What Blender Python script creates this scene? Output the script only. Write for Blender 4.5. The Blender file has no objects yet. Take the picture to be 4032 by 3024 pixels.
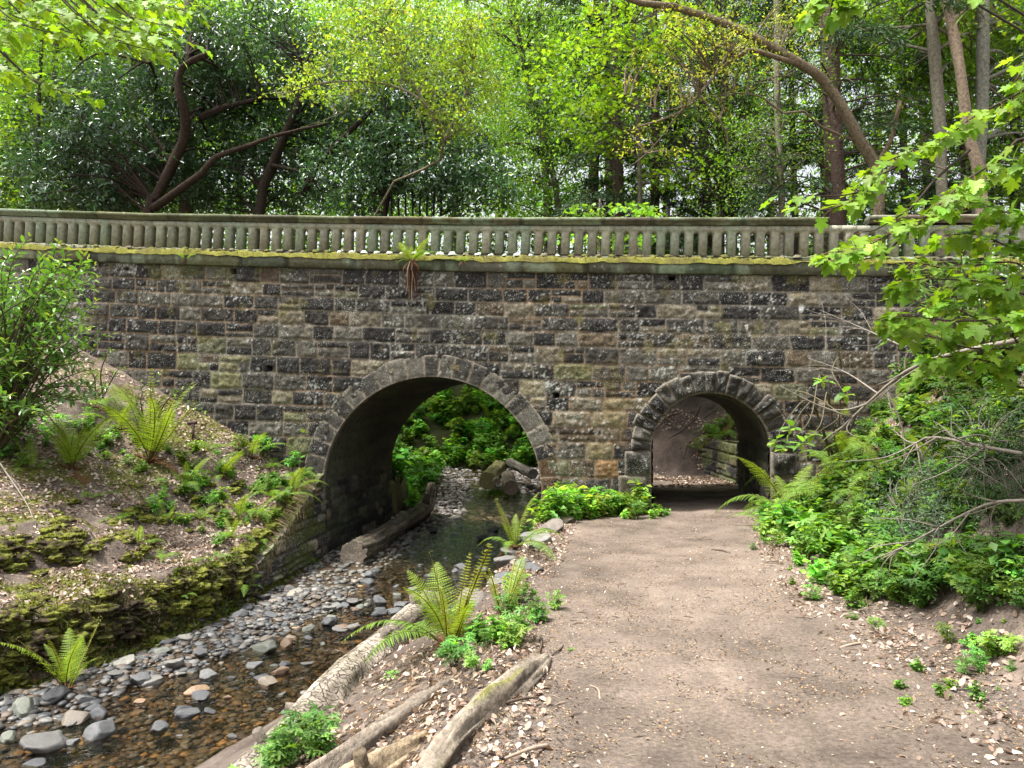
import bpy, math, random
import numpy as np
from mathutils import Vector, Matrix

# ------------------------------------------------------------------ camera, sky, sun, exposure
S = bpy.context.scene
COL = S.collection
EYE = (0.0, 0.0, 1.6)
PITCH = math.atan(22 / 768)
cam_d = bpy.data.cameras.new('camera'); cam = bpy.data.objects.new('camera', cam_d); COL.objects.link(cam)
cam_d.sensor_width = 36; cam_d.lens = 27; cam_d.clip_end = 2000; cam_d.clip_start = 0.05
cam.location = EYE; cam.rotation_euler = (math.radians(90) + PITCH, 0, 0)
S.camera = cam
SUN_EL, SUN_AZ = 68, 250          # degrees; azimuth clockwise from +Y (the view direction)
w = bpy.data.worlds.new('World'); S.world = w; w.use_nodes = True
nt = w.node_tree; bg = nt.nodes['Background']
sky = nt.nodes.new('ShaderNodeTexSky'); sky.sky_type = 'NISHITA'; sky.sun_disc = False
sky.sun_elevation = math.radians(SUN_EL); sky.sun_rotation = math.radians(SUN_AZ)
sky.air_density = 1.6; sky.dust_density = 6.0; sky.ozone_density = 1.0
hs = nt.nodes.new('ShaderNodeHueSaturation'); hs.inputs['Saturation'].default_value = 0.3; hs.inputs['Value'].default_value = 1.25
nt.links.new(sky.outputs[0], hs.inputs['Color']); nt.links.new(hs.outputs[0], bg.inputs[0]); bg.inputs[1].default_value = 0.135
sd = bpy.data.lights.new('sun', 'SUN'); sd.energy = 4.0; sd.angle = math.radians(7); sd.color = (1, .97, .92)
so = bpy.data.objects.new('sun', sd); COL.objects.link(so)
_e, _a = math.radians(SUN_EL), math.radians(SUN_AZ)
_v = Vector((math.sin(_a) * math.cos(_e), math.cos(_a) * math.cos(_e), math.sin(_e)))
so.rotation_euler = _v.to_track_quat('Z', 'Y').to_euler(); so.location = (0, -5, 25)
S.view_settings.view_transform = 'Standard'; S.view_settings.look = 'None'
S.view_settings.exposure = 1.05; S.view_settings.gamma = 1
S.render.engine = 'CYCLES'
S.cycles.max_bounces = 6; S.cycles.diffuse_bounces = 3; S.cycles.glossy_bounces = 2; S.cycles.transmission_bounces = 3
S.cycles.transparent_max_bounces = 8; S.cycles.caustics_reflective = False; S.cycles.caustics_refractive = False
S.cycles.use_denoising = True

# ------------------------------------------------------------------ small tools
R = np.random.default_rng(7)
random.seed(7)

def tag(o, label=None, cat=None, group=None, kind=None):
    if label: o['label'] = label
    if cat: o['category'] = cat
    if group: o['group'] = group
    if kind: o['kind'] = kind
    return o

def empty(name, loc=(0, 0, 0), rz=0, parent=None):
    o = bpy.data.objects.new(name, None); COL.objects.link(o); o.empty_display_size = .1
    o.location = loc; o.rotation_euler = (0, 0, rz); o.parent = parent
    return o

def mesh(name, V, F, mat, parent=None, cols=None, smooth=False, loc=None):
    """V (n,3); F array (m,k) or a list of such arrays; cols (n,3)"""
    V = np.asarray(V, dtype=np.float32).reshape(-1, 3)
    if not isinstance(F, list): F = [F]
    F = [np.asarray(f, dtype=np.int32) for f in F if len(f)]
    me = bpy.data.meshes.new(name)
    me.vertices.add(len(V)); me.vertices.foreach_set('co', V.ravel())
    li = np.concatenate([f.ravel() for f in F]); n = sum(len(f) for f in F)
    tot = np.concatenate([np.full(len(f), f.shape[1], dtype=np.int32) for f in F])
    st = np.concatenate([[0], np.cumsum(tot)[:-1]]).astype(np.int32)
    me.loops.add(len(li)); me.loops.foreach_set('vertex_index', li)
    me.polygons.add(n); me.polygons.foreach_set('loop_start', st)
    if cols is not None:
        at = me.color_attributes.new('Col', 'FLOAT_COLOR', 'POINT')
        c = np.ones((len(V), 4), dtype=np.float32); c[:, :3] = np.asarray(cols, dtype=np.float32).reshape(-1, 3)
        at.data.foreach_set('color', c.ravel())
    me.update(calc_edges=True)
    if smooth: me.polygons.foreach_set('use_smooth', np.ones(n, dtype=bool))
    me.materials.append(mat)
    o = bpy.data.objects.new(name, me); COL.objects.link(o); o.parent = parent
    if loc is not None: o.location = loc
    return o

class MB:
    def __init__(s): s.V = []; s.F = {}; s.C = []; s.n = 0
    def add(s, V, F, c=(1, 1, 1)):
        V = np.asarray(V, float).reshape(-1, 3)
        if not isinstance(F, list): F = [F]
        for f in F:
            f = np.asarray(f, dtype=np.int64)
            if len(f): s.F.setdefault(f.shape[1], []).append(f + s.n)
        c = np.asarray(c, float)
        if c.ndim == 1: c = np.tile(c, (len(V), 1))
        s.V.append(V); s.C.append(c); s.n += len(V)
    def build(s, name, mat, parent=None, smooth=False, loc=None):
        return mesh(name, np.concatenate(s.V), [np.concatenate(f) for f in s.F.values()], mat, parent, np.concatenate(s.C), smooth, loc)

def _h(i, j, k, seed):
    n = (i.astype(np.int64) * 374761393 + j.astype(np.int64) * 668265263 + k.astype(np.int64) * 2147483647 // 7 + seed * 1274126177) & 0xffffffff
    n = ((n ^ (n >> 13)) * 1274126177) & 0xffffffff
    n = ((n ^ (n >> 16)) * 2246822519) & 0xffffffff
    return ((n ^ (n >> 15)) & 0xffffff) / float(0xffffff)

def vn(x, y, z=0, seed=0):
    x, y, z = np.broadcast_arrays(np.asarray(x, float), np.asarray(y, float), np.asarray(z, float))
    i, j, k = np.floor(x), np.floor(y), np.floor(z)
    a, b, c = x - i, y - j, z - k
    a = a * a * (3 - 2 * a); b = b * b * (3 - 2 * b); c = c * c * (3 - 2 * c)
    r = 0
    for di in (0, 1):
        for dj in (0, 1):
            for dk in (0, 1):
                r = r + _h(i + di, j + dj, k + dk, seed) * (a if di else 1 - a) * (b if dj else 1 - b) * (c if dk else 1 - c)
    return r * 2 - 1

def fbm(x, y, z=0, seed=0, oct=4):
    r, a, f = 0, .5, 1
    for o in range(oct):
        r = r + a * vn(np.asarray(x) * f, np.asarray(y) * f, np.asarray(z) * f, seed + o * 17); a *= .5; f *= 2.03
    return r

def sm(a, b, x):
    t = np.clip((np.asarray(x, float) - a) / (b - a), 0, 1); return t * t * (3 - 2 * t)

def lerp(a, b, t): return a + (b - a) * t

def unit(v): return v / (np.linalg.norm(v, axis=-1, keepdims=True) + 1e-9)

def grid_faces(nu, nv):
    i = np.arange(nu - 1)[:, None] * nv + np.arange(nv - 1)[None, :]
    i = i.ravel(); return np.stack([i, i + nv, i + nv + 1, i + 1], 1)

def tube(mb, P, rad, n=6, col=(1, 1, 1), cap=True, rough=0, seed=0):
    P = np.asarray(P, float); m = len(P)
    rad = np.broadcast_to(np.asarray(rad, float), (m,))
    T = np.gradient(P, axis=0); T = unit(T)
    up = np.array([0, 0, 1.0]) if abs(T[0][2]) < .9 else np.array([1.0, 0, 0])
    A = unit(np.cross(T, up)); B = np.cross(A, T)
    th = np.arange(n) / n * 2 * np.pi
    rr = rad[:, None]
    if rough:
        rr = rr * (1 + rough * vn(np.arange(m)[:, None] * .7, th[None] * n / 6., 0, seed))
    V = P[:, None] + rr[..., None] * (np.cos(th)[None, :, None] * A[:, None] + np.sin(th)[None, :, None] * B[:, None])
    i = np.arange(m - 1)[:, None] * n; j = np.arange(n)[None]; k = (j + 1) % n
    F = np.stack([i + j, i + k, i + n + k, i + n + j], -1).reshape(-1, 4)
    V = V.reshape(-1, 3); Fs = [F]
    if cap:
        V = np.concatenate([V, P[:1], P[-1:]]); c0, c1 = m * n, m * n + 1
        jj = np.arange(n); kk = (jj + 1) % n
        Fs.append(np.concatenate([np.stack([kk, jj, np.full(n, c0)], 1), np.stack([(m - 1) * n + jj, (m - 1) * n + kk, np.full(n, c1)], 1)]))
    mb.add(V, Fs, col)

def bez(P, n=10):
    """smooth polyline through the points"""
    P = np.asarray(P, float); m = len(P)
    if m < 3: return np.array([lerp(P[0], P[-1], t) for t in np.linspace(0, 1, n)])
    out = []
    Q = np.concatenate([[2 * P[0] - P[1]], P, [2 * P[-1] - P[-2]]])
    k = max(2, n // (m - 1))
    for i in range(m - 1):
        a, b, c, d = Q[i:i + 4]
        for t in np.arange(k) / k:
            out.append(.5 * ((2 * b) + (-a + c) * t + (2 * a - 5 * b + 4 * c - d) * t * t + (-a + 3 * b - 3 * c + d) * t ** 3))
    out.append(P[-1]); return np.array(out)

def rand_unit(n, rng=R): return unit(rng.normal(size=(n, 3)))

def leaves(mb, C, D, N, size, tmpl, faces, col):
    """place a leaf outline at each centre; D long axis, N normal"""
    n = len(C)
    D = unit(D); Sd = unit(np.cross(N, D)); N = np.cross(D, Sd)
    sz = np.broadcast_to(np.asarray(size, float), (n,))[:, None, None]
    t = np.asarray(tmpl, float); k = len(t)
    V = C[:, None] + sz * (t[None, :, 0:1] * D[:, None] + t[None, :, 1:2] * Sd[:, None] + t[None, :, 2:3] * N[:, None])
    off = (np.arange(n) * k)[:, None, None]
    Fs = [(np.asarray(f)[None] + off).reshape(-1, np.asarray(f).shape[1]) for f in faces]
    c = np.repeat(np.asarray(col), k, axis=0) if np.ndim(col) == 2 else col
    mb.add(V.reshape(-1, 3), Fs, c)

# leaf outlines: x along, y across, z up; unit length
T_OVAL = [(0, 0, 0), (.45, .26, .06), (1, 0, -.1), (.45, -.26, .06)]; F_OVAL = [[(0, 1, 2), (0, 2, 3)]]
T_LANCE = [(0, 0, 0), (.3, .15, .04), (.7, .14, .03), (1, 0, -.1), (.7, -.14, .03), (.3, -.15, .04), (.5, 0, -.01)]
F_LANCE = [[(6, 0, 1), (6, 1, 2), (6, 2, 3), (6, 3, 4), (6, 4, 5), (6, 5, 0)]]
def _maple():
    pts = []
    half = [(0.02, 0.05), (-.08, .22), (.0, .42), (.12, .38), (.2, .47), (.22, .33), (.30, .30), (.42, .52), (.5, .42), (.62, .46), (.60, .33), (.56, .2), (.70, .22), (.78, .12), (.86, .13), (1.0, 0)]
    r = [(x, y, .10 * abs(y) - .22 * x * x * .6) for x, y in half]
    l = [(x, -y, z) for x, y, z in r[:-1]][::-1]
    ring = r + l
    V = [(.28, 0, -.01)] + ring; n = len(ring)
    F = [(0, 1 + i, 1 + (i + 1) % n) for i in range(n)]
    return V, [F]
T_MAPLE, F_MAPLE = _maple()
def _maple_s():
    ring = [(0, .05, 0), (-.02, .42, .05), (.22, .30, .03), (.45, .5, 0), (.55, .22, -.02), (1, 0, -.14), (.55, -.22, -.02), (.45, -.5, 0), (.22, -.30, .03), (-.02, -.42, .05), (0, -.05, 0)]
    V = [(.28, 0, 0)] + ring; n = len(ring)
    return V, [[(0, 1 + i, 1 + (i + 1) % n) for i in range(n)]]
T_MAPS, F_MAPS = _maple_s()
def _star():
    ring = []
    for k in range(5):
        a = math.radians(-110 + 55 * k)
        for da, r in ((-.16, .45), (-.12, .8), (0, 1.0), (.12, .8), (.16, .45)):
            ring.append((.45 + .55 * r * math.cos(a + da * 1.6), .55 * r * math.sin(a + da * 1.6), -.10 * r * r))
        ring.append((.45 + .14 * math.cos(a + math.radians(27)), .14 * math.sin(a + math.radians(27)), 0))
    V = [(.45, 0, 0)] + ring; n = len(ring)
    return V, [[(0, 1 + i, 1 + (i + 1) % n) for i in range(n)]]
T_STAR, F_STAR = _star()

def vary(base, n, amt=.25, rng=R, hue=.12):
    b = np.asarray(base, float)
    k = np.exp(rng.normal(0, amt, (n, 1))); h = np.exp(rng.normal(0, hue, (n, 3)))
    return np.clip(b[None] * k * h, 0, .95)

# ------------------------------------------------------------------ materials
def nodes(name):
    m = bpy.data.materials.new(name); m.use_nodes = True
    t = m.node_tree; b = t.nodes['Principled BSDF']; return m, t, b, t.nodes['Material Output']

def attr(t):
    a = t.nodes.new('ShaderNodeAttribute'); a.attribute_name = 'Col'; return a

def noise(t, scale, detail=4, rough=.6, vec=None):
    n = t.nodes.new('ShaderNodeTexNoise'); n.inputs['Scale'].default_value = scale; n.inputs['Detail'].default_value = detail
    n.inputs['Roughness'].default_value = rough
    if vec is not None: t.links.new(vec, n.inputs['Vector'])
    return n

def ramp(t, src, stops):
    r = t.nodes.new('ShaderNodeValToRGB'); e = r.color_ramp.elements
    while len(e) < len(stops): e.new(.5)
    for k, (p, c) in enumerate(stops):
        e[k].position = p; e[k].color = (c if len(c) == 4 else (*c, 1)) if hasattr(c, '__len__') else (c, c, c, 1)
    t.links.new(src, r.inputs[0]); return r

def mix(t, typ, fac, a, b):
    m = t.nodes.new('ShaderNodeMix'); m.data_type = 'RGBA'; m.blend_type = typ
    for s, v in ((0, fac), (6, a), (7, b)):
        if hasattr(v, 'links'): t.links.new(v, m.inputs[s])
        else: m.inputs[s].default_value = v if s == 0 else (*v, 1)
    return m.outputs[2]

def bump(t, b, src, strength, dist=.02):
    n = t.nodes.new('ShaderNodeBump'); n.inputs['Strength'].default_value = strength; n.inputs['Distance'].default_value = dist
    t.links.new(src, n.inputs['Height']); t.links.new(n.outputs[0], b.inputs['Normal']); return n

def mat_surface(name, scale=30, contrast=(.55, 1.45), rough=.9, bumps=.6, bdist=.02, spec=.3, rnd=0, speck=None):
    """attribute colour times object-space noise, with bump"""
    m, t, b, o = nodes(name)
    tc = t.nodes.new('ShaderNodeTexCoord'); v = tc.outputs['Object']
    if rnd:
        oj = t.nodes.new('ShaderNodeObjectInfo'); va = t.nodes.new('ShaderNodeVectorMath'); va.operation = 'MULTIPLY_ADD'
        cb = t.nodes.new('ShaderNodeCombineXYZ')
        for q in range(3): t.links.new(oj.outputs['Random'], cb.inputs[q])
        va.inputs[1].default_value = (31, 17, 23); t.links.new(cb.outputs[0], va.inputs[0]); t.links.new(v, va.inputs[2]); v = va.outputs[0]
    n = noise(t, scale, 6, .7, v)
    r = ramp(t, n.outputs[0], [(.3, contrast[0]), (.72, contrast[1])])
    c = mix(t, 'MULTIPLY', 1.0, attr(t).outputs['Color'], r.outputs[0])
    if rnd:
        oi = t.nodes.new('ShaderNodeObjectInfo')
        rr = ramp(t, oi.outputs['Random'], [(0, (.55, .55, .57)), (.5, (1, .98, .95)), (1, (1.35, 1.32, 1.25))] if name == 'rock' else [(0, (.82, .84, .82)), (.35, (1, .96, .88)), (.6, (.92, 1, .96)), (.8, (.84, 1.0, .9)), (1, (1.2, 1.2, 1.12))])
        c = mix(t, 'MULTIPLY', 1.0, c, rr.outputs[0])
    if speck:
        sc, th, scol = speck
        vo = noise(t, sc, 3, .55, v); big = noise(t, 1.3, 3, .6, v)
        ad = t.nodes.new('ShaderNodeMath'); ad.operation = 'MULTIPLY_ADD'; ad.inputs[1].default_value = .35
        t.links.new(big.outputs[0], ad.inputs[0]); t.links.new(vo.outputs[0], ad.inputs[2])
        sr = ramp(t, ad.outputs[0], [(th, 0.0), (th + .05, 1.0)])
        c = mix(t, 'MIX', sr.outputs[0], c, scol)
    t.links.new(c, b.inputs['Base Color'])
    b.inputs['Roughness'].default_value = rough; b.inputs['Specular IOR Level'].default_value = spec
    n2 = noise(t, scale * 1.7, 5, .65, v); bump(t, b, n2.outputs[0], bumps, bdist)
    return m

def mat_leaf(name, trans=.45, rough=.45, spec=.4, tint=(1.25, 1.2, .35)):
    m, t, b, o = nodes(name)
    a = attr(t); b.inputs['Roughness'].default_value = rough; b.inputs['Specular IOR Level'].default_value = spec
    t.links.new(a.outputs['Color'], b.inputs['Base Color'])
    tr = t.nodes.new('ShaderNodeBsdfTranslucent'); c = mix(t, 'MULTIPLY', 1.0, a.outputs['Color'], tint)
    t.links.new(c, tr.inputs['Color'])
    ms = t.nodes.new('ShaderNodeMixShader'); ms.inputs[0].default_value = trans
    t.links.new(b.outputs[0], ms.inputs[1]); t.links.new(tr.outputs[0], ms.inputs[2]); t.links.new(ms.outputs[0], o.inputs['Surface'])
    return m

M = {}
M['wall'] = mat_surface('wall_stone', 30, (.35, 1.7), .92, .9, .03, .2, speck=(48, .80, (.33, .34, .30)))
M['barrel'] = mat_surface('vault_stone', 9, (.35, 1.5), .8, .8, .04, .3)
M['dressed'] = mat_surface('dressed_stone', 14, (.6, 1.4), .9, .5, .02, .2, rnd=.22, speck=(14, .86, (.30, .32, .27)))
M['moss'] = mat_surface('moss', 60, (.45, 1.6), 1, 1, .02, .05)
M['ground'] = mat_surface('soil', 24, (.5, 1.5), .95, .9, .03, .15)
M['path'] = mat_surface('path_dirt', 38, (.5, 1.5), .93, .8, .02, .15)
M['rock'] = mat_surface('rock', 12, (.6, 1.45), .55, .6, .015, .5, rnd=.3)
M['bark'] = mat_surface('bark', 16, (.4, 1.6), .95, 1, .03, .15)
def mat_log():
    m, t, b, o = nodes('log_bark'); tc = t.nodes.new('ShaderNodeTexCoord'); v = tc.outputs['Object']
    wv = noise(t, 3, 3, .6, v); ad = t.nodes.new('ShaderNodeVectorMath'); ad.operation = 'MULTIPLY_ADD'; ad.inputs[1].default_value = (.25, .25, .25); t.links.new(wv.outputs[1], ad.inputs[0]); t.links.new(v, ad.inputs[2])
    vo = t.nodes.new('ShaderNodeTexVoronoi'); vo.feature = 'DISTANCE_TO_EDGE'; vo.inputs['Scale'].default_value = 13; t.links.new(ad.outputs[0], vo.inputs['Vector'])
    cr = ramp(t, vo.outputs['Distance'], [(0, .25), (.07, 1)]); n = noise(t, 26, 6, .75, v); r = ramp(t, n.outputs[0], [(.3, .45), (.7, 1.6)])
    big = noise(t, 2.2, 4, .6, v); bl = ramp(t, big.outputs[0], [(.4, (1, 1, 1)), (.62, (.55, .58, .5))])
    c = mix(t, 'MULTIPLY', 1.0, attr(t).outputs['Color'], r.outputs[0]); c = mix(t, 'MULTIPLY', .8, c, cr.outputs[0]); c = mix(t, 'MULTIPLY', 1.0, c, bl.outputs[0]); t.links.new(c, b.inputs['Base Color'])
    b.inputs['Roughness'].default_value = .92; b.inputs['Specular IOR Level'].default_value = .2
    mm = t.nodes.new('ShaderNodeMath'); mm.operation = 'MULTIPLY_ADD'; mm.inputs[1].default_value = .6; t.links.new(n.outputs[0], mm.inputs[0]); t.links.new(cr.outputs[0], mm.inputs[2]); bump(t, b, mm.outputs[0], 1.0, .02); return m
M['logbark'] = mat_log()
M['oldwood'] = mat_surface('old_wood', 22, (.45, 1.5), .9, .9, .02, .2)
M['twig'] = mat_surface('twig', 40, (.7, 1.3), .9, .3, .01, .2)
M['litter'] = mat_leaf('dry_leaf', .2, .8, .2, (1.1, 1, .8))
M['leaf'] = mat_leaf('green_leaf', .5, .5, .35)
M['gloss'] = mat_leaf('glossy_leaf', .25, .28, .75, (1.3, 1.3, .4))
M['fern'] = mat_leaf('fern_leaf', .45, .55, .25)
M['needle'] = mat_leaf('needle', .25, .6, .25, (1.1, 1.1, .5))
M['iron'] = mat_surface('rusty_iron', 30, (.6, 1.4), .8, .4, .01, .4)

def mat_water():
    m, t, b, o = nodes('water')
    for n in list(t.nodes):
        if n != o: t.nodes.remove(n)
    tp = t.nodes.new('ShaderNodeBsdfTransparent'); tp.inputs[0].default_value = (.62, .54, .42, 1)
    gl = t.nodes.new('ShaderNodeBsdfGlossy'); gl.inputs['Roughness'].default_value = .04; gl.inputs['Color'].default_value = (1, 1, 1, 1)
    fr = t.nodes.new('ShaderNodeFresnel'); fr.inputs[0].default_value = 1.33
    tc = t.nodes.new('ShaderNodeTexCoord'); mp = t.nodes.new('ShaderNodeMapping'); mp.inputs['Scale'].default_value = (1, .8, 1)
    t.links.new(tc.outputs['Object'], mp.inputs[0])
    n1 = noise(t, 9, 3, .6, mp.outputs[0]); bu = t.nodes.new('ShaderNodeBump'); bu.inputs['Strength'].default_value = .8; bu.inputs['Distance'].default_value = .06
    t.links.new(n1.outputs[0], bu.inputs['Height'])
    t.links.new(bu.outputs[0], gl.inputs['Normal']); t.links.new(bu.outputs[0], fr.inputs['Normal'])
    ms = t.nodes.new('ShaderNodeMixShader'); t.links.new(fr.outputs[0], ms.inputs[0]); t.links.new(tp.outputs[0], ms.inputs[1]); t.links.new(gl.outputs[0], ms.inputs[2])
    t.links.new(ms.outputs[0], o.inputs['Surface']); return m
M['water'] = mat_water()

# ------------------------------------------------------------------ lie of the land
def ip(y, pts):
    p = np.array(pts, float); return np.interp(y, p[:, 0], p[:, 1])
EL = [(-20, -20), (2, -10.5), (5, -8.2), (7, -6.7), (8.5, -5.6), (9.5, -4.9), (11, -4.35), (12.8, -4.08), (15.5, -3.86), (19.8, -3.2), (22, -2.9), (26, -3.5), (34, -6), (60, -30)]
ER = [(-20, -14), (2, -5.2), (5, -3.6), (7.4, -2.5), (9, -1.6), (11, -.7), (13, .1), (15, .62), (19.6, 1.35), (22, 1.6), (26, 3.4), (32, 6), (60, 20)]
ZS = [(-20, -1.9), (5, -1.72), (12, -1.62), (16, -1.55), (20, -1.46), (24, -1.36), (30, -1.15), (34, -1.05)]
PZ = [(-20, .3), (3.4, 0), (6.4, -.1), (10, -.25), (14.3, -.37), (23, -.42)]
PL = [(-20, -1), (3, -.25), (5, -.1), (6.4, -.2), (8, -.12), (10, .12), (13, .5), (14.2, .8), (15, 1.1), (19.5, 1.9), (22, 2.4), (26, 4.4), (34, 8)]
PR = [(-20, 3.5), (3.4, 2.5), (6.4, 2.85), (10, 3.65), (14.3, 4.95), (15.2, 5.2), (19.6, 5.95), (24, 6.2), (40, 9)]

def H(x, y):
    x, y = np.broadcast_arrays(np.asarray(x, float), np.asarray(y, float))
    el, er, zs, pz, pl, pr = (ip(y, t) for t in (EL, ER, ZS, PZ, PL, PR))
    el = el + .16 * vn(y * .9, 3.3, 0, 5) * sm(13, 11.5, y)
    g = np.clip((x - el) / (er - el), 0, 1)
    bed = zs + .12 - .28 * sm(.10, .55, g) + .16 * sm(.85, 1, g) + .05 * fbm(x * 2.2, y * 1.4, 0, 11)
    bed = bed + sm(24, 27, y) * sm(.3, .65, g) * .32
    # left bank
    d = el - x
    off = .14 * sm(12.2, 13, y) * sm(20.2, 19.6, y)
    top = ip(y, [(0, -.85), (12.1, -.82), (12.4, -.86), (13.5, -.58), (14.5, -.18), (15.6, .24), (19.8, .4), (20.3, -.5), (30, -.4)])
    k = ip(y, [(5, .27), (12, .34), (15.5, .46), (20, .5), (30, .45)])
    dd = np.maximum(d - off - .1, 0)
    lz = top + k * dd + .16 * sm(1.2, 1.6, dd + .5 * vn(y * .8, 1.1, 0, 3)) - .12 * sm(0, 1.2, dd) + .07 * fbm(x * 1.1, y * 1.1, 0, 21)
    lz = lz + .05 * fbm(x * 4, y * 4, 0, 22) * sm(0, .3, d) + .12 * fbm(x * 2.3, y * 1.9, 0, 23) * sm(0, .2, d) * sm(2.5, .8, d) + .05 * sm(.10, .35, vn(x * 1.4, y * 1.1, 0, 24)) * sm(.2, .6, d) * sm(13.5, 12, y)
    lz = 3.4 - np.logaddexp(0, (3.4 - lz) * 3) / 3 + (3.4 - lz) if False else np.where(lz > 3.0, 3.0 + (lz - 3.0) * .2, lz)
    face = sm(off - .02, off + .16 + .1 * sm(12.5, 11, y), d)
    z = bed + (lz - bed) * face
    # right side up to the path
    g2 = np.clip((x - er) / np.maximum(pl - er, .3), 0, 1)
    nearf = sm(8.2, 6.8, y)
    shp = nearf * (g2 ** .85) + (1 - nearf) * (.22 * g2 + .78 * sm(.7, .98, g2))
    rz = zs + .05 + (pz - zs - .05) * shp
    inr = x > er
    z = np.where(inr, np.maximum(rz, bed * 0 + zs), z)
    z = np.where(inr, z + .05 * fbm(x * 3, y * 3, 0, 31) * sm(0, .1, g2) * (1 - g2), z)
    # path and right bank
    inp = x > pl
    u = np.clip((x - pl) / np.maximum(pr - pl, .5), 0, 1)
    pth = pz + .025 * fbm(x * 1.5, y * 1.5, 0, 41) - .05 * np.sin(u * np.pi)
    d2 = np.maximum(x - pr - .12 * vn(y * 1.3, 7, 0, 9), 0)
    sl = ip(y, [(3, .62), (6, .8), (10, .95), (14.5, 1.05), (19.5, 1.2), (30, .8)])
    bk = sl * d2 * sm(-.1, 1.1, d2) + .10 * fbm(x * 1.6, y * 1.6, 0, 51) * sm(0, .5, d2) + .04 * fbm(x * 5, y * 5, 0, 52) * sm(0, .3, d2)
    rb = pth + bk
    rb = np.where(rb > 2.9, 2.9 + (rb - 2.9) * .18, rb)
    z = np.where(inp, rb, z)
    # rise behind the bridge
    yb = np.interp(x, [-8, -3, 1.2, 3, 6], [31, 33, 33, 23.2, 22.6])
    rise = .85 * np.maximum(y - yb, 0)
    rise = np.where(rise > 4.2, 4.2 + (rise - 4.2) * .1, rise)
    z = z + rise * sm(0, 1, rise) * (1 + .12 * fbm(x, y, 0, 61))
    z = np.minimum(z, 6 + .02 * y)
    return z

def hit(px, py, y0=2.5, y1=60):
    """where the ground is seen at a pixel of the 1024x768 frame"""
    u, v = (px - 512) / 768, (384 - py) / 768
    d = np.array([u, math.cos(PITCH) - v * math.sin(PITCH), math.sin(PITCH) + v * math.cos(PITCH)])
    t = np.arange(y0, y1, .02); P = np.array(EYE)[None] + t[:, None] * d[None]
    h = H(P[:, 0], P[:, 1]); k = np.nonzero(P[:, 2] < h)[0]
    return P[k[0]] if len(k) else P[-1]

def at(px, py, y):
    u, v = (px - 512) / 768, (384 - py) / 768
    d = np.array([u, math.cos(PITCH) - v * math.sin(PITCH), math.sin(PITCH) + v * math.cos(PITCH)])
    return np.array(EYE) + d * (y / d[1])

def gnormal(x, y):
    e = .05
    n = np.stack([-(H(x + e, y) - H(x - e, y)) / (2 * e), -(H(x, y + e) - H(x, y - e)) / (2 * e), np.ones_like(x)], -1)
    return unit(n)

# colours of the soil by what grows or lies there
def soil_col(x, y):
    n1, n2, n3 = fbm(x * .9, y * .9, 0, 71), fbm(x * 3.1, y * 3.1, 0, 72), fbm(x * 9, y * 9, 0, 73, 2)
    el, er, zs, pl, pr = (ip(y, t) for t in (EL, ER, ZS, PL, PR))
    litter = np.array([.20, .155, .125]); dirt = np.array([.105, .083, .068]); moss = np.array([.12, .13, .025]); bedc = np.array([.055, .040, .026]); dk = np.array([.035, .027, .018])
    k = sm(-.25, .25, n2 + n3 * .6)[..., None]
    c = dirt + (litter - dirt) * k
    d = el - x
    mossm = sm(.02, .22, n1 * .9 + n2 * .7 - .02 + .35 * sm(.9, 0, d) * (y < 14) - .4 * sm(3, 5, d)) * (x < el) * sm(24, 18, y)
    c = c + (moss - c) * (mossm * .9)[..., None]
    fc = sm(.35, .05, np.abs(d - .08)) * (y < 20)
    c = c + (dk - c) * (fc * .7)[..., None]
    ins = (x > el - .02) & (x < er + .05)
    c = np.where(ins[..., None], bedc * (1 + .6 * n2[..., None] + .5 * n3[..., None]), c)
    rt = (x >= er) & (x < pl)
    c = np.where(rt[..., None], dirt * (1.1 + .8 * n2[..., None]), c)
    c = np.where(((x > pl) & (x < pr + .2))[..., None], np.array([.13, .105, .088]) * (1 + .3 * n2[..., None]), c)
    c = np.where(((y > 21.5) & (x > 2.2))[..., None], np.array([.075, .058, .048]) * (1 + .7 * n2[..., None] + .5 * n3[..., None]), c)
    gb = sm(30, 33, y) * sm(4, 2, x)
    c = c + (np.array([.045, .055, .02]) - c) * (gb * .8)[..., None]
    return np.clip(c, .01, .9)

def axis_coords(a, b, step, lo, hi, g=1.18):
    c = list(np.arange(a, b + 1e-6, step)); s = step; v = a; L = []
    while v > lo: s *= g; v -= s; L.append(v)
    s = step; v = c[-1]; Rr = []
    while v < hi: s *= g; v += s; Rr.append(v)
    return np.array(L[::-1] + c + Rr)

gx = axis_coords(-9.5, 8.5, .075, -400, 400); gy = axis_coords(2, 27, .085, -300, 900, 1.12)
GX, GY = np.meshgrid(gx, gy, indexing='ij')
GZ = H(GX, GY)
ground = mesh('ground', np.stack([GX, GY, GZ], -1), grid_faces(len(gx), len(gy))[:, ::-1][:, [3, 2, 1, 0]], M['ground'], cols=soil_col(GX, GY).reshape(-1, 3), smooth=True)
tag(ground, kind='structure')

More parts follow.
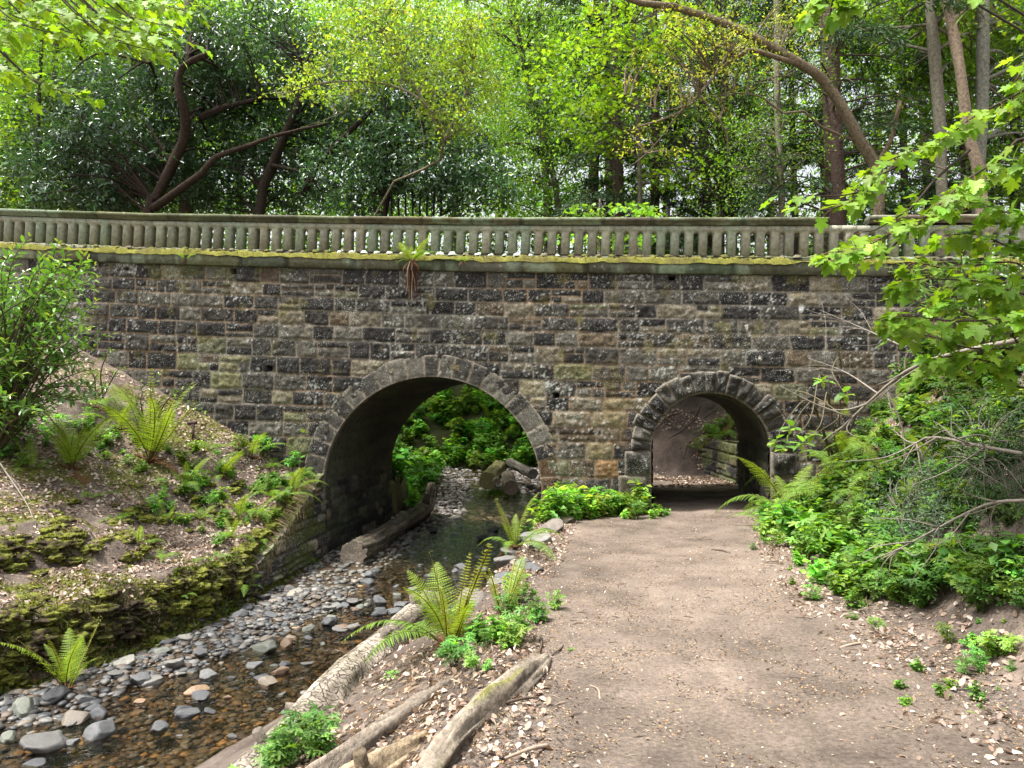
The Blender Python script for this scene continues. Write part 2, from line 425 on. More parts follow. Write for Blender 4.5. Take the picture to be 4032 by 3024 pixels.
# the trodden path, a thin sheet over the soil
py_ = np.arange(0, 22.6, .09); pu = np.linspace(0, 1, 60)
PU, PY = np.meshgrid(pu, py_, indexing='ij')
wob = .18 * vn(PY * .8, 0, 0, 90)
PX = lerp(ip(PY, PL) + .22 + wob, ip(PY, PR) + .05 + wob, PU)
edge = sm(0, .06, PU) * sm(1, .94, PU)
PZs = H(PX, PY) + .012 * edge * fbm(PX * 5, PY * 4, 0, 96, 3) + .026 * edge - .03 * (1 - edge)
pn = fbm(PX * 2.2, PY * 2.2, 0, 91)[..., None]; pn2 = fbm(PX * .5, PY * .35, 0, 92)[..., None]
pn3 = fbm(PX * 6, PY * 5, 0, 97, 3)[..., None]; pc = np.array([.146, .115, .092]) * (1 + .45 * pn + .4 * pn2 + .35 * pn3)
path = mesh('path', np.stack([PX, PY, PZs], -1), grid_faces(60, len(py_)), M['path'], cols=np.clip(pc, .02, .5).reshape(-1, 3), smooth=True)
tag(path, kind='structure')

# water
wy = np.arange(2, 34, .12); wu = np.linspace(-.02, 1.02, 40)
WU, WY = np.meshgrid(wu, wy, indexing='ij')
WX = lerp(ip(WY, EL), ip(WY, ER), WU)
WZ = ip(WY, ZS) + .022 + .010 * fbm(WX * 6, WY * 4, 0, 95)
water = mesh('stream_water', np.stack([WX, WY, WZ], -1), grid_faces(40, len(wy)), M['water'], smooth=True)
tag(water, kind='structure')

# ------------------------------------------------------------------ stonework
TILT = math.radians(9)
def rail(s): return ip(s, [(-16, 6.28), (-13, 6.05), (-11.4, 5.93), (-7.74, 5.68), (-3.54, 5.46), (-.74, 5.32), (2.39, 5.2), (4.73, 5.11), (6.96, 5.03), (9.08, 4.97), (13, 4.88)])
def deck(s): return rail(s) - 5.29

STONES = [((.024, .022, .021), .34), ((.046, .042, .036), .26), ((.085, .078, .063), .22), ((.14, .12, .085), .08), ((.10, .075, .048), .05), ((.11, .11, .065), .05)]
def stonework(s, z, seed, hmin=.25, hmax=.35, wmin=.40, wmax=.76, z0=4.23, z1=-2.4, smin=-18, smax=18, split=.20, pal=STONES):
    """random coursed rubble: returns relief, mortar mask, stone id, stone centre (s, z)"""
    rng = np.random.default_rng(seed)
    s = s + .016 * vn(s * 5, z * 5, 0, seed + 1) ; z = z + .013 * vn(s * 3, z * 6, 0, seed + 2)
    dist = np.full(s.shape, 9.); sid = np.zeros(s.shape, int); cs = np.zeros(s.shape); cz = np.zeros(s.shape)
    zt = z0; idn = 0
    while zt > z1:
        h = rng.uniform(hmin, hmax); zb = zt - h
        inb = (z <= zt) & (z > zb)
        if inb.any():
            xs = [smin]
            while xs[-1] < smax: xs.append(xs[-1] + rng.uniform(wmin, wmax))
            xs = np.array(xs); n = len(xs)
            q = s[inb]; zz = z[inb]
            i = np.clip(np.searchsorted(xs, q) - 1, 0, n - 2)
            L, Rr = xs[i], xs[i + 1]
            spl = rng.random(n) < split; fr = rng.uniform(.38, .62, n); mid = rng.uniform(.35, .65, n); side = rng.random(n) < .5; half = rng.random(n) < .55
            sp = spl[i]; zm = zb + fr[i] * h
            upper = zz > zm
            T = np.where(sp & ~upper, zm, zt); B = np.where(sp & upper, zm, zb)
            sub = sp & half[i] & (upper == side[i]); xm = L + mid[i] * (Rr - L)
            rightp = q > xm
            L2 = np.where(sub & rightp, xm, L); R2 = np.where(sub & ~rightp, xm, Rr)
            dist[inb] = np.minimum(np.minimum(q - L2, R2 - q), np.minimum(T - zz, zz - B))
            sid[inb] = idn + i * 4 + np.where(sp, 1 + upper, 0) + np.where(sub & rightp, 0, 0) + np.where(sub & rightp, 2, 0) * 1
            cs[inb] = (L2 + R2) / 2; cz[inb] = (T + B) / 2
        idn += 4 * 200; zt = zb
    rnd = _h(np.floor(cs * 50), np.floor(cz * 50), np.zeros_like(cs), seed)
    rnd2 = _h(np.floor(cs * 50), np.floor(cz * 50), np.ones_like(cs), seed)
    cum = np.cumsum([p for _, p in pal]); cum = cum / cum[-1]
    pc = np.array([c for c, _ in pal])
    col = pc[np.clip(np.searchsorted(cum, rnd), 0, len(pal) - 1)] * (.75 + .55 * rnd2)[..., None]
    return dist, col, cs, cz, rnd2

def relief(s, z, dist, rnd, seed, amp=.022, rough=.018):
    b = sm(.004, .05, dist)
    f = fbm(s * 9, z * 9, 0, seed + 5, 3); f2 = fbm(s * 26, z * 26, 0, seed + 6, 2)
    return b * (amp * (.45 + .7 * rnd) + rough * 1.5 * f + rough * f2)

def wall_colour(s, z, dist, col, cs, cz, seed, orange=.4, lichen=1.0):
    f1 = fbm(s * 16, z * 16, 0, seed + 7, 3)[..., None]
    c = col * (1 + .55 * f1)
    big = fbm(s * .5, z * .6, 0, seed + 8, 3)
    mort = sm(.019, .009, dist)
    orr = sm(-.25, .35, big + orange - .25)[..., None]
    mc = np.array([.20, .18, .145]) * (1 - orr) + np.array([.22, .15, .09]) * orr
    c = c + (mc * (1 + .4 * f1) - c) * (mort * .85)[..., None]
    l1 = vn(s * 24, z * 28, 0, seed + 9) * .6 + vn(s * 50, z * 60, 0, seed + 10) * .5
    l2 = fbm(s * 1.7, z * 1.7, 0, seed + 11, 3)
    lm = sm(.52, .66, l1 + .7 * l2) * lichen * (1 - mort * .6)
    c = c + (np.array([.34, .345, .31]) - c) * (lm * .85)[..., None]
    return c

A1 = (-1.65, -.04, 2.22); A2 = (3.76, .75, 1.09)     # arch centres and radii on the wall face
def in_arch(s, z, a, r, foot=-9):
    c, zc, _ = a
    return ((s - c) ** 2 + (z - zc) ** 2 < r * r) | ((np.abs(s - c) < r) & (z < zc) & (z > foot))

bridge = empty('stone_bridge', (0, 15, 0), -TILT)
tag(bridge, 'dark lichen-speckled stone bridge with two round arches and a pierced balustrade over stream and path', 'bridge')

def face_panel(name, step, ty, sgn, detail=True):
    ss = np.arange(-14, 12, step); nz = int(5.9 / step); v = np.linspace(0, 1, nz)
    SS, VV = np.meshgrid(ss, v, indexing='ij')
    ztop = 4.225 + deck(SS); ZZ = -1.7 + VV * (ztop + 1.7)
    wgt = sm(-.5, 4.2, ZZ); ZC = ZZ - deck(SS) * wgt
    dist, col, cs, cz, rn = stonework(SS, ZC, 5)
    rl = relief(SS, ZC, dist, rn, 5)
    # a few paler, newer or mossy blocks as on the wall
    def blk(s0, z0, ds, dz, c, k=.85):
        m = (np.abs(cs - s0) < ds) & (np.abs(cz - z0) < dz)
        col[m] = col[m] * (1 - k) + np.array(c) * k
    tan = (.21, .18, .105); oli = (.13, .13, .06); ora = (.22, .12, .045)
    for q in [(1.75, 1.65, .22, .16, tan), (1.7, 1.25, .2, .15, tan), (1.85, .85, .2, .14, tan), (.45, 1.95, .2, .12, tan), (.4, 1.7, .15, .08, tan), (1.3, 2.3, .25, .14, oli), (1.15, 1.68, .14, .1, oli),
              (-6.6, 2.2, .3, .14, oli), (-6.1, 1.95, .25, .14, (.16, .16, .08)), (-5.9, 2.3, .25, .12, (.15, .14, .07)), (-4.7, 1.25, .22, .15, oli), (-4.5, .7, .2, .1, oli), (-4.85, 1.6, .2, .1, (.15, .14, .09)), (.95, 1.4, .15, .09, ora), (2.0, .45, .3, .1, ora), (2.2, .2, .25, .1, ora), (5.35, 2.75, .25, .12, oli), (-4.2, 2.1, .18, .1, oli)]:
        blk(*q[:4], q[4])
    c = wall_colour(SS, ZC, dist, col, cs, cz, 5, orange=.12 + .30 * sm(-2, 3, SS).mean())
    # rusty mortar towards the pier, pale run-off, green algae under the ledge and at the foot
    mort = sm(.03, .004, dist); f = fbm(SS * 3, ZZ * 3, 0, 99, 4)
    rust = sm(.2, .7, f + .55 * np.exp(-((SS - 1.3) / 1.3) ** 2 - ((ZZ - 1.0) / 1.3) ** 2) + .25 * mort * sm(0, 3, SS))
    c = c + (np.array([.17, .095, .04]) - c) * (rust * .28)[..., None]
    alg = sm(.15, .5, f + .5 * sm(3.7, 4.2, ZC) * sm(-2, -8, SS) + .7 * sm(.25, -.35, ZZ) - .1)
    c = c + (np.array([.10, .105, .035]) - c) * (alg * .5)[..., None]
    bl = sm(.10, .05, np.hypot((SS - 5.41) / .8, ZZ - 3.42) + .11 * f); c = c + (np.array([.75, .77, .74]) - c) * bl[..., None]
    tt = np.clip((3.12 - ZZ) / .85, 0, 1); dr = sm(.045, .015, np.abs(SS - (4.42 + .33 * tt)) + .05 * f) * (ZZ < 3.12) * (ZZ > 2.3) * sm(-.3, .0, vn(SS * 25, ZZ * 25, 0, 4))
    c = c + (np.array([.55, .5, .42]) - c) * (dr * .9)[..., None]
    wet = sm(.35, .0, np.abs(SS + 1.98)) * sm(3.0, 3.6, ZZ) * .5
    for q in [(-8.3, 4.52), (-5.86, 4.41), (-5.05, 2.36), (.87, 1.81), (3.07, 4.03)]:
        hole = (np.abs(SS - q[0]) < .048) & (np.abs(ZZ - q[1]) < .042); rl[hole] = -.35
    keep = ~(in_arch(SS, ZZ, A1, A1[2] + .16) | in_arch(SS, ZZ, A2, A2[2] + .12))
    Y = ty - sgn * rl
    F = grid_faces(len(ss), nz); kf = keep.ravel()[F].all(1); F = F[kf]
    if sgn < 0: F = F[:, ::-1]
    return mesh(name, np.stack([SS, Y, ZZ], -1), F, M['wall'], bridge, cols=np.clip(c, .012, .9).reshape(-1, 3), smooth=True)
face_panel('front_wall', .027, 0.0, 1)
TH = 4.4
face_panel('rear_wall', .12, TH, -1)

def ring(name, a, thick, n, a0, a1, proud, amp, seed, dark=1.0, jamb=None, res=9):
    c0, zc, r = a; mb = MB(); rng = np.random.default_rng(seed)
    cuts = np.linspace(a0, a1, n + 1); cuts[1:-1] += rng.uniform(-.15, .15, n - 1) * (a1 - a0) / n
    def patch(fn, w, h, k, pr, cc):
        U, V = np.meshgrid(np.linspace(0, 1, res), np.linspace(0, 1, res + 2), indexing='ij')
        s, z = fn(U, V); e = np.minimum(np.minimum(U, 1 - U) * w, np.minimum(V, 1 - V) * h)
        f = fbm(s * 7 + k * 3.1, z * 7, k, seed, 3); f2 = vn(s * 30, z * 30, k, seed)
        rl = sm(-.002, .035, e) * (pr + amp * f * 2 + .01 * f2 )
        m = sm(.020, .010, e)
        col = np.array(STONES[int(rng.choice([0, 1, 1, 2, 2]))][0]) * dark * rng.uniform(.8, 1.3)
        C = col * (1 + .6 * fbm(s * 14, z * 14, k, seed + 1, 3)[..., None])
        C = C + (np.array([.24, .205, .16]) - C) * (m * .9)[..., None]
        lm = sm(.68, .8, vn(s * 34, z * 34, 0, seed + 9) * .7 + vn(s * 70, z * 70, 0, seed + 3) * .4 + .3 * fbm(s * 2, z * 2, 0, seed + 4))
        C = C + (np.array([.36, .37, .34]) - C) * (lm * .8)[..., None]
        if cc is not None: C = C + (np.array(cc) - C) * .5
        V3 = np.stack([s, -.012 - rl, z], -1)
        mb.add(V3.reshape(-1, 3), grid_faces(res, res + 2), np.clip(C, .012, .8).reshape(-1, 3))
        # return at the open edge, turning into the vault
        ed = V3[:, 0]; back = ed.copy(); back[:, 1] = .22
        mb.add(np.concatenate([ed, back]), np.stack([np.arange(res - 1), np.arange(1, res), res + np.arange(1, res), res + np.arange(res - 1)], 1), np.concatenate([C[:, 0], C[:, 0]]).clip(.012, .8))
    for k in range(n):
        g0, g1 = cuts[k], cuts[k + 1]; to = thick * rng.uniform(.93, 1.08)
        def fn(U, V, g0=g0, g1=g1, to=to):
            g = g0 + (g1 - g0) * U; rr = r + to * V
            return c0 - rr * np.cos(g), zc + rr * np.sin(g)
        cc = (.14, .075, .03) if (name == 'stream_arch_ring' and k >= n - 3) else None
        patch(fn, (g1 - g0) * r, thick, k, proud * rng.uniform(.6, 1.3), cc)
    for (sd, z0, z1, w) in jamb or []:
        def fn(U, V, sd=sd, z0=z0, z1=z1, w=w):
            return c0 + sd * (r + w * V), z0 + (z1 - z0) * (U if sd < 0 else 1 - U)
        patch(fn, z1 - z0, w, z0 * 7, proud, (.09, .075, .045) if z0 < 0 else None)
    return mb.build(name, M['wall'], bridge, smooth=True)
ring('stream_arch_ring', A1, .42, 25, math.radians(-9), math.radians(189), .012, .010, 31, 1.15,
     jamb=[(1, -.95, -.34, .42), (1, -1.6, -.95, .42)])
ring('path_arch_ring', A2, .41, 19, 0, math.pi, .085, .055, 32, .75,
     jamb=[(-1, .28, .75, .5), (-1, -.12, .28, .62), (-1, -.55, -.12, .48), (1, .28, .75, .45), (1, -.12, .28, .6), (1, -.55, -.12, .5)])

def vault(name, a, foot, seed, bw=.3):
    c0, zc, r = a
    n1 = int((zc - foot) / .05) + 1; th = np.linspace(0, np.pi, int(np.pi * r / .05))
    ls = [(c0 - r, z) for z in np.linspace(foot, zc, n1)[:-1]] + [(c0 - r * math.cos(t), zc + r * math.sin(t)) for t in th] + [(c0 + r, z) for z in np.linspace(zc, foot, n1)[1:]]
    P = np.array(ls); L = np.concatenate([[0], np.cumsum(np.linalg.norm(np.diff(P, axis=0), axis=1))])
    t = np.arange(.1, TH + .001, .05); LL, TT = np.meshgrid(L, t, indexing='ij')
    low = (P[:, 1] < zc + .1)[:, None] & np.ones_like(TT, bool)
    zz = np.where(L < L[-1] / 2, L, L[-1] - L)[:, None] + 0 * TT
    dist, col, cs, cz, rn = stonework(TT * 1.0, zz + 0.0, seed, .17, .25, .3, .6, z0=L[-1] / 2, z1=-.1, smin=-1, smax=6, split=.1)
    f = fbm(TT * .8, LL * 3.5, 0, seed, 4); f2 = fbm(TT * 5, LL * 9, 0, seed + 1, 3)
    rl = np.where(low, sm(.0, .04, dist) * .04 + .012 * f2, .012 * f2 + .03 * f + sm(0, .05, dist) * .012)
    nrm = np.stack([-(P[:, 0] - c0), -(P[:, 1] - zc)], 1); nrm[P[:, 1] < zc, 1] = 0; nrm /= np.linalg.norm(nrm, axis=1)[:, None]
    V = np.stack([P[:, 0][:, None] + nrm[:, 0][:, None] * rl, TT, P[:, 1][:, None] + nrm[:, 1][:, None] * rl], -1)
    smooth_c = np.array([.075, .07, .052]) * (1 + .8 * f[..., None])
    cc = np.where(low[..., None], col * 1.1 * (1 + .5 * f2[..., None]), smooth_c)
    alg = sm(-.05, .4, f + .2)[..., None] * .4; cc = cc + (np.array([.06, .075, .03]) - cc) * alg
    return mesh(name, V, grid_faces(len(L), len(t))[:, ::-1], M['barrel'], bridge, cols=np.clip(cc, .01, .5).reshape(-1, 3), smooth=True)
vault('stream_vault', A1, -1.75, 41); vault('path_vault', A2, -.6, 42)

# string course, plinth, coping: long dressed mouldings that follow the deck
def moulding(name, prof, s0, s1, mat, col, breaks=(), joint=1.0, seed=1, parent=None, step=.06, dz=0):
    rng = np.random.default_rng(seed)
    prof = np.array(prof, float); ss = np.arange(s0, s1, step); m = len(prof)
    js = [s0]
    while js[-1] < s1: js.append(js[-1] + joint * rng.uniform(.7, 1.25))
    js = np.array(js); i = np.searchsorted(js, ss) ; jd = np.min(np.abs(ss[:, None] - js[None]), axis=1)
    off = rng.uniform(-.006, .006, len(js) + 2)[i]; tint = np.exp(rng.normal(0, .22, (len(js) + 2, 1))) * np.exp(rng.normal(0, .07, (len(js) + 2, 3)))
    SS = np.repeat(ss[:, None], m, 1)
    Y = prof[None, :, 0] + off[:, None] + .006 * fbm(SS * 6, prof[None, :, 1] * 20, 0, seed) + (jd < step * .6)[:, None] * .010
    Z = prof[None, :, 1] + rail(SS) + dz + .005 * fbm(SS * 3, prof[None, :, 1] * 9, 0, seed + 3)
    C = np.array(col)[None, None] * tint[i][:, None] * (1 + .5 * fbm(SS * 2.5, prof[None, :, 1] * 8, 0, seed + 5)[..., None])
    pale = sm(.18, .32, fbm(SS * 1.6, prof[None, :, 1] * 3, 0, seed + 7))[..., None]
    C = C + (np.array([.26, .29, .22]) - C) * pale * .6
    C = np.where((jd < step * .6)[:, None, None], C * .5, C)
    F = grid_faces(len(ss), m); e0 = np.arange(m); 
    V = np.stack([SS, Y, Z], -1).reshape(-1, 3)
    caps = [e0[None, :].astype(int), ((len(ss) - 1) * m + e0[::-1])[None, :].astype(int)]
    return mesh(name, V, [F] + caps, mat, parent or bridge, cols=np.clip(C, .012, .8).reshape(-1, 3))

moulding('string_course', [(.1, -1.075), (-.045, -1.072), (-.07, -1.055), (-.075, -.84), (-.06, -.822), (.12, -.815)][::-1], -14, 12, M['dressed'], (.10, .09, .062), joint=1.3, seed=3)
mb = MB()
mb.add(*[np.array([(-14, -.0, 5.22), (12, 0, 4.05), (12, TH, 4.05), (-14, TH, 5.22)]), np.array([[0, 1, 2, 3]])], (.1, .09, .07))
mb.build('deck', M['dressed'], bridge)
balus = empty('balustrade', parent=bridge)
moulding('plinth', [(.02, -.83), (.0, -.76), (.035, -.705), (.26, -.70), (.27, -.83)][::-1], -14, 12, M['dressed'], (.15, .135, .10), joint=.9, seed=4, parent=balus)
rp = [(.0, -.135), (-.02, -.125), (-.03, -.09), (-.055, -.075), (-.075, -.06), (-.08, -.02), (-.06, -.0), (.10, .012), (.28, 0), (.30, -.05), (.26, -.13)][::-1]
moulding('coping', rp, -14, 5.98, M['dressed'], (.13, .115, .075), joint=1.35, seed=6, parent=balus)
moulding('coping', rp, 6.62, 12, M['dressed'], (.14, .125, .09), joint=1.35, seed=8, parent=balus, dz=.035)

SP = .262
def baluster_mesh():
    Htop, Hs = .57, .475
    def outline(h, H):
        arc = [(.131 - h * math.cos(t), H - h + h * math.sin(t)) for t in np.linspace(0, math.pi / 2, 7)]
        right = [(.131 - h, 0)] + arc
        L = [(-x, z) for x, z in right]
        return L + [(-.131, Htop), (.131, Htop)] + right[::-1]
    ys = [(0.025, .078, Hs), (.08, .046, Hs - .03), (.19, .046, Hs - .03), (.25, .078, Hs)]
    Vs, n = [], None
    for y, h, H in ys:
        o = outline(h, H); n = len(o); Vs += [(x, y, z) for x, z in o]
    F = []
    for r_ in range(3):
        for i in range(n):
            j = (i + 1) % n; F.append((r_ * n + i, r_ * n + j, (r_ + 1) * n + j, (r_ + 1) * n + i))
    V = np.array(Vs)
    return V, [np.array(F), np.array([list(range(n))[::-1]]), np.array([[3 * n + i for i in range(n)]])]
bv, bf = baluster_mesh()
b0 = None
s_anchor = 1.16 + SP / 2
nb = 0
for k in range(-56, 40):
    s = s_anchor + k * SP
    if s < -13.3 or s > 11.5: continue
    if b0 is None:
        c = np.array([.31, .305, .245]) * (1 + .25 * fbm(bv[:, 0] * 9, bv[:, 2] * 7, 0, 3)[:, None]) * lerp(.8, 1.1, sm(0, .4, bv[:, 2]))[:, None] ** 0
        b0 = mesh('baluster', bv, bf, M['dressed'], balus, cols=c); o = b0
    else:
        o = b0.copy(); COL.objects.link(o); o.parent = balus
    o.location = (s, 0, rail(s) - .703); o.rotation_euler = (0, math.atan(.045 if s < -5 else .04), 0); nb += 1
    o.scale = (1, 1, random.uniform(.99, 1.0))

# moss cushions on the ledge and coping, white lime lumps between the balusters
def moss_strip(name, y0, y1, zoff, s0, s1, dens, seed, col=(.20, .20, .03), h=.035):
    mb = MB(); ss = np.arange(s0, s1, .025); yy = np.linspace(y0, y1, 9)
    SS, YY = np.meshgrid(ss, yy, indexing='ij')
    e = sm(0, .25, (YY - y0) / (y1 - y0)) * sm(1, .8, (YY - y0) / (y1 - y0))
    m = fbm(SS * 1.1, YY * 3, 0, seed, 4) + dens
    hh = h * sm(-.15, .25, m) * (.7 + .5 * fbm(SS * 4, YY * 4, 0, seed + 9, 2) + .8 * fbm(SS * 22, YY * 22, 0, seed + 1, 2)) * e - .012 + .01 * e
    Z = rail(SS) + zoff + hh - (YY < y0 + .015) * (.05 + .03 * fbm(SS * 5, 0, 0, seed + 20, 3)) * sm(-.1, .2, m)
    C = np.array(col) * (1 + .45 * fbm(SS * 9, YY * 9, 0, seed + 2, 3)[..., None]) * np.array([1, 1, 1])
    br = sm(.1, .4, fbm(SS * 2.3, YY * 2, 0, seed + 6))[..., None]; C = C + (np.array([.13, .11, .045]) - C) * br * .7
    mb.add(np.stack([SS, YY, Z], -1).reshape(-1, 3), grid_faces(len(ss), 9), np.clip(C, .01, .6).reshape(-1, 3))
    n = int((s1 - s0) * 90); s = R.uniform(s0, s1, n); y = R.uniform(y0 - .01, y1, n); keep = fbm(s * 1.1, y * 3, 0, seed, 4) + dens > .0
    s, y = s[keep], y[keep]; n = len(s)
    P = np.stack([s, y, rail(s) + zoff + h * .6], -1)
    D = unit(rand_unit(n) + np.array([0, -.8, .4])); leaves(mb, P, D, rand_unit(n), R.uniform(.015, .05, n), T_OVAL, F_OVAL, vary(col, n))
    return mb.build(name, M['moss'], bridge, smooth=True)
moss_strip('ledge_moss', -.095, .07, -.815, -13.6, 11.5, .32, 11, h=.075, col=(.19, .185, .045))
moss_strip('coping_moss', -.05, .27, .005, -13.6, -.2, .22, 12, h=.018)
moss_strip('coping_moss', -.05, .27, .005, -.2, 4.4, .16, 13, h=.02)
rng = np.random.default_rng(3)
for k in range(-44, 33):
    s = s_anchor + (k + .5) * SP
    if s < -12 or s > 10: continue
    g = (-3.6 < s < 1.0); rr = rng.uniform(.03, .06) if g else rng.uniform(.015, .055)
    th, ph = np.meshgrid(np.linspace(0, 2 * np.pi, 9)[:-1], np.linspace(0, np.pi / 2, 4), indexing='ij')
    q = 1 + .25 * vn(th * 2, ph * 2, k, 5)
    V = np.stack([s + rr * 1.5 * np.cos(th) * np.cos(ph) * q, .0 + rr * np.sin(th) * np.cos(ph) * q, rail(s) - .745 + rr * 1.1 * np.sin(ph) * q], -1)
    idx = np.arange(8)[:, None] * 4 + np.arange(3)[None]; nx = ((np.arange(8) + 1) % 8)[:, None] * 4 + np.arange(3)[None]
    F = np.stack([idx, nx, nx + 1, idx + 1], -1).reshape(-1, 4)
    white = g and rng.random() < .75
    mb = MB(); mb.add((V - np.array([s, 0, rail(s) - .745])).reshape(-1, 3), F, (.55, .58, .52) if white else ((.15, .15, .05) if rng.random() < .6 else (.2, .18, .12)))
    mb.build('lichen_crust' if white else 'moss_tuft', M['moss'], balus, smooth=True, loc=(s, 0, rail(s) - .745))

# low retaining walls
def low_wall(name, pts, ztop, zbot, seed, label, side=1, hr=(.16, .26), wr=(.28, .55), thick=.14, k=1.0, mossy=0.0, offtop=.0):
    pts = np.array(pts, float); L = np.concatenate([[0], np.cumsum(np.linalg.norm(np.diff(pts, axis=0), axis=1))])
    step = .03; l = np.arange(0, L[-1], step); X = np.interp(l, L, pts[:, 0]); Y = np.interp(l, L, pts[:, 1])
    T = np.gradient(np.stack([X, Y], 1), axis=0); T /= np.linalg.norm(T, axis=1)[:, None]; N = np.stack([T[:, 1], -T[:, 0]], 1) * side
    zt = ztop(l / L[-1]); zb = zbot(l / L[-1]); v = np.arange(0, 1.0001, step / 2.2)
    LL, VV = np.meshgrid(l, v, indexing='ij'); ZZ = zb[:, None] + VV * (zt - zb)[:, None]
    dist, col, cs, cz, rn = stonework(LL, ZZ, seed, *hr, *wr, z0=2.5, z1=-2.5, smin=-1, smax=20, split=.12)
    rl = relief(LL, ZZ, dist, rn, seed, .045, .02) - .05 * sm(.25, 1, VV) * 0
    c = wall_colour(LL, ZZ, dist, col * k, cs, cz, seed, orange=-.3, lichen=.5)
    c = np.where((dist < .014)[..., None], c * .35, c)
    f = fbm(LL * 1.5, ZZ * 2.5, 0, seed + 3)
    ms = sm(.0, .3, f + mossy + .5 * sm(.25, 0, VV) + .25 * sm(.85, 1, VV) - .15)[..., None]
    c = c + (np.array([.085, .10, .025]) - c) * ms * .75
    bat = .10 * (1 - VV)
    V = np.stack([X[:, None] + N[:, 0][:, None] * (rl + bat), Y[:, None] + N[:, 1][:, None] * (rl + bat), ZZ], -1)
    mb = MB(); F = grid_faces(len(l), len(v)); F = F if side < 0 else F[:, ::-1]
    mb.add(V.reshape(-1, 3), F, np.clip(c, .01, .7).reshape(-1, 3))
    e = V[:, -1]; b = e.copy(); b[:, 0] -= N[:, 0] * thick; b[:, 1] -= N[:, 1] * thick
    n = len(l); mb.add(np.concatenate([e, b]), np.stack([np.arange(n - 1), np.arange(1, n), n + np.arange(1, n), n + np.arange(n - 1)], 1), np.concatenate([c[:, -1]] * 2).clip(.01, .7))
    o = mb.build(name, M['wall'], None, smooth=True); tag(o, label, 'retaining wall'); return o
low_wall('retaining_wall', [(-4.20, 12.1), (-4.12, 12.8), (-3.84, 15.7)], lambda t: ip(t, [(0, -1.15), (.12, -.95), (.39, -.66), (.67, -.26), (.93, .16), (1, .3)]), lambda t: -1.85 + 0 * t, 51,
         'low dark block retaining wall running from the big arch along the left stream edge', side=1, k=1.6, mossy=.05)
low_wall('retaining_wall', [(5.75, 19.4), (5.85, 21.5), (5.85, 24)], lambda t: ip(t, [(0, .72), (.6, .62), (1, .4)]), lambda t: -.6 + 0 * t, 52,
         'mossy block retaining wall seen through the small arch beside the path', side=-1, hr=(.28, .34), wr=(.5, .9), k=1.5, mossy=.3)

#@@PART2

# ------------------------------------------------------------------ scattered ground stuff
def scatter_on(mb, X, Y, size, tmpl, faces, col, lift=.008, tilt=.5, rng=R, up=None):
    n = len(X); Z = H(X, Y); N = gnormal(X, Y)
    inp = (X > ip(Y, PL)) & (X < ip(Y, PR)) & (Y < 22)
    C = np.stack([X, Y, Z + lift + inp * .018], 1)
    Nn = unit(N + tilt * rng.normal(size=(n, 3)) * .6)
    D = np.cross(Nn, rand_unit(n, rng)); leaves(mb, C, D, Nn, size, tmpl, faces, col)

T_DRY = [(0, 0, 0), (.3, .3, .16), (.75, .22, .14), (1, 0, .05), (.7, -.26, .2), (.3, -.28, .12)]
F_DRY = [[(0, 1, 2), (0, 2, 3), (0, 3, 4), (0, 4, 5)]]
DRY = np.array([(.33, .24, .18), (.24, .165, .12), (.42, .33, .26), (.15, .10, .075), (.30, .23, .19), (.50, .42, .35)])
def dry_cols(n, rng=R):
    return DRY[rng.integers(0, len(DRY), n)] * np.exp(rng.normal(0, .2, (n, 1)))

# left bank litter
rng = np.random.default_rng(101)
mb = MB(); n = 34000
Y = rng.uniform(5.5, 16, n); d = rng.uniform(0, 1, n) ** 1.25 * 7; X = ip(Y, EL) - .12 - d
keep = fbm(X * 1.3, Y * 1.3, 0, 111) > -.18 - .3 * rng.random(n); keep &= X > -.72 * Y - 1
X, Y = X[keep], Y[keep]; n = len(X)
scatter_on(mb, X, Y, rng.uniform(.03, .085, n), T_DRY, F_DRY, dry_cols(n, rng), rng=rng, tilt=.7)
tag(mb.build('leaf_litter', M['litter']), 'fallen brown leaves lying over the left bank', 'leaf litter', kind='stuff')
# right bank litter
mb = MB(); n = 16000
Y = rng.uniform(2.5, 14.6, n); X = ip(Y, PR) - .5 + rng.uniform(0, 1, n) ** 1.1 * 5
keep = (fbm(X * 1.5, Y * 1.5, 0, 112) > -.05 - .25 * rng.random(n)) & (X < .72 * Y + .8); X, Y = X[keep], Y[keep]; n = len(X)
scatter_on(mb, X, Y, rng.uniform(.025, .06, n), T_DRY, F_DRY, dry_cols(n, rng), rng=rng, tilt=.7)
tag(mb.build('leaf_litter', M['litter']), 'fallen brown leaves under the plants of the right bank', 'leaf litter', kind='stuff')
# between the logs, and along the path's left verge
mb = MB(); n = 5200
Y = rng.uniform(2.8, 8.5, n); X = ip(Y, PL) - rng.uniform(-.35, 1.5, n)
keep = fbm(X * 2, Y * 2, 0, 113) > -.1 - .3 * rng.random(n); X, Y = X[keep], Y[keep]; n = len(X)
scatter_on(mb, X, Y, rng.uniform(.02, .055, n), T_DRY, F_DRY, dry_cols(n, rng), rng=rng, tilt=.8, lift=.012)
n = 1500; Y = rng.uniform(8, 14.6, n); X = ip(Y, PL) + rng.uniform(-.1, .6, n)
scatter_on(mb, X, Y, rng.uniform(.03, .06, n), T_DRY, F_DRY, dry_cols(n, rng), rng=rng, tilt=.8, lift=.012)
tag(mb.build('leaf_litter', M['litter']), 'dry leaves and wood chips lying among the rotten logs', 'leaf litter', kind='stuff')
mb = MB(); n = 2600; Y = rng.uniform(2.8, 6.5, n); X = -.45 - (5.2 - Y) * .28 + rng.normal(0, .38, n)
N_ = gnormal(X, Y); D_ = unit(np.stack([rng.normal(-.3, .5, n), rng.normal(-1, .5, n), rng.normal(0, .25, n)], 1))
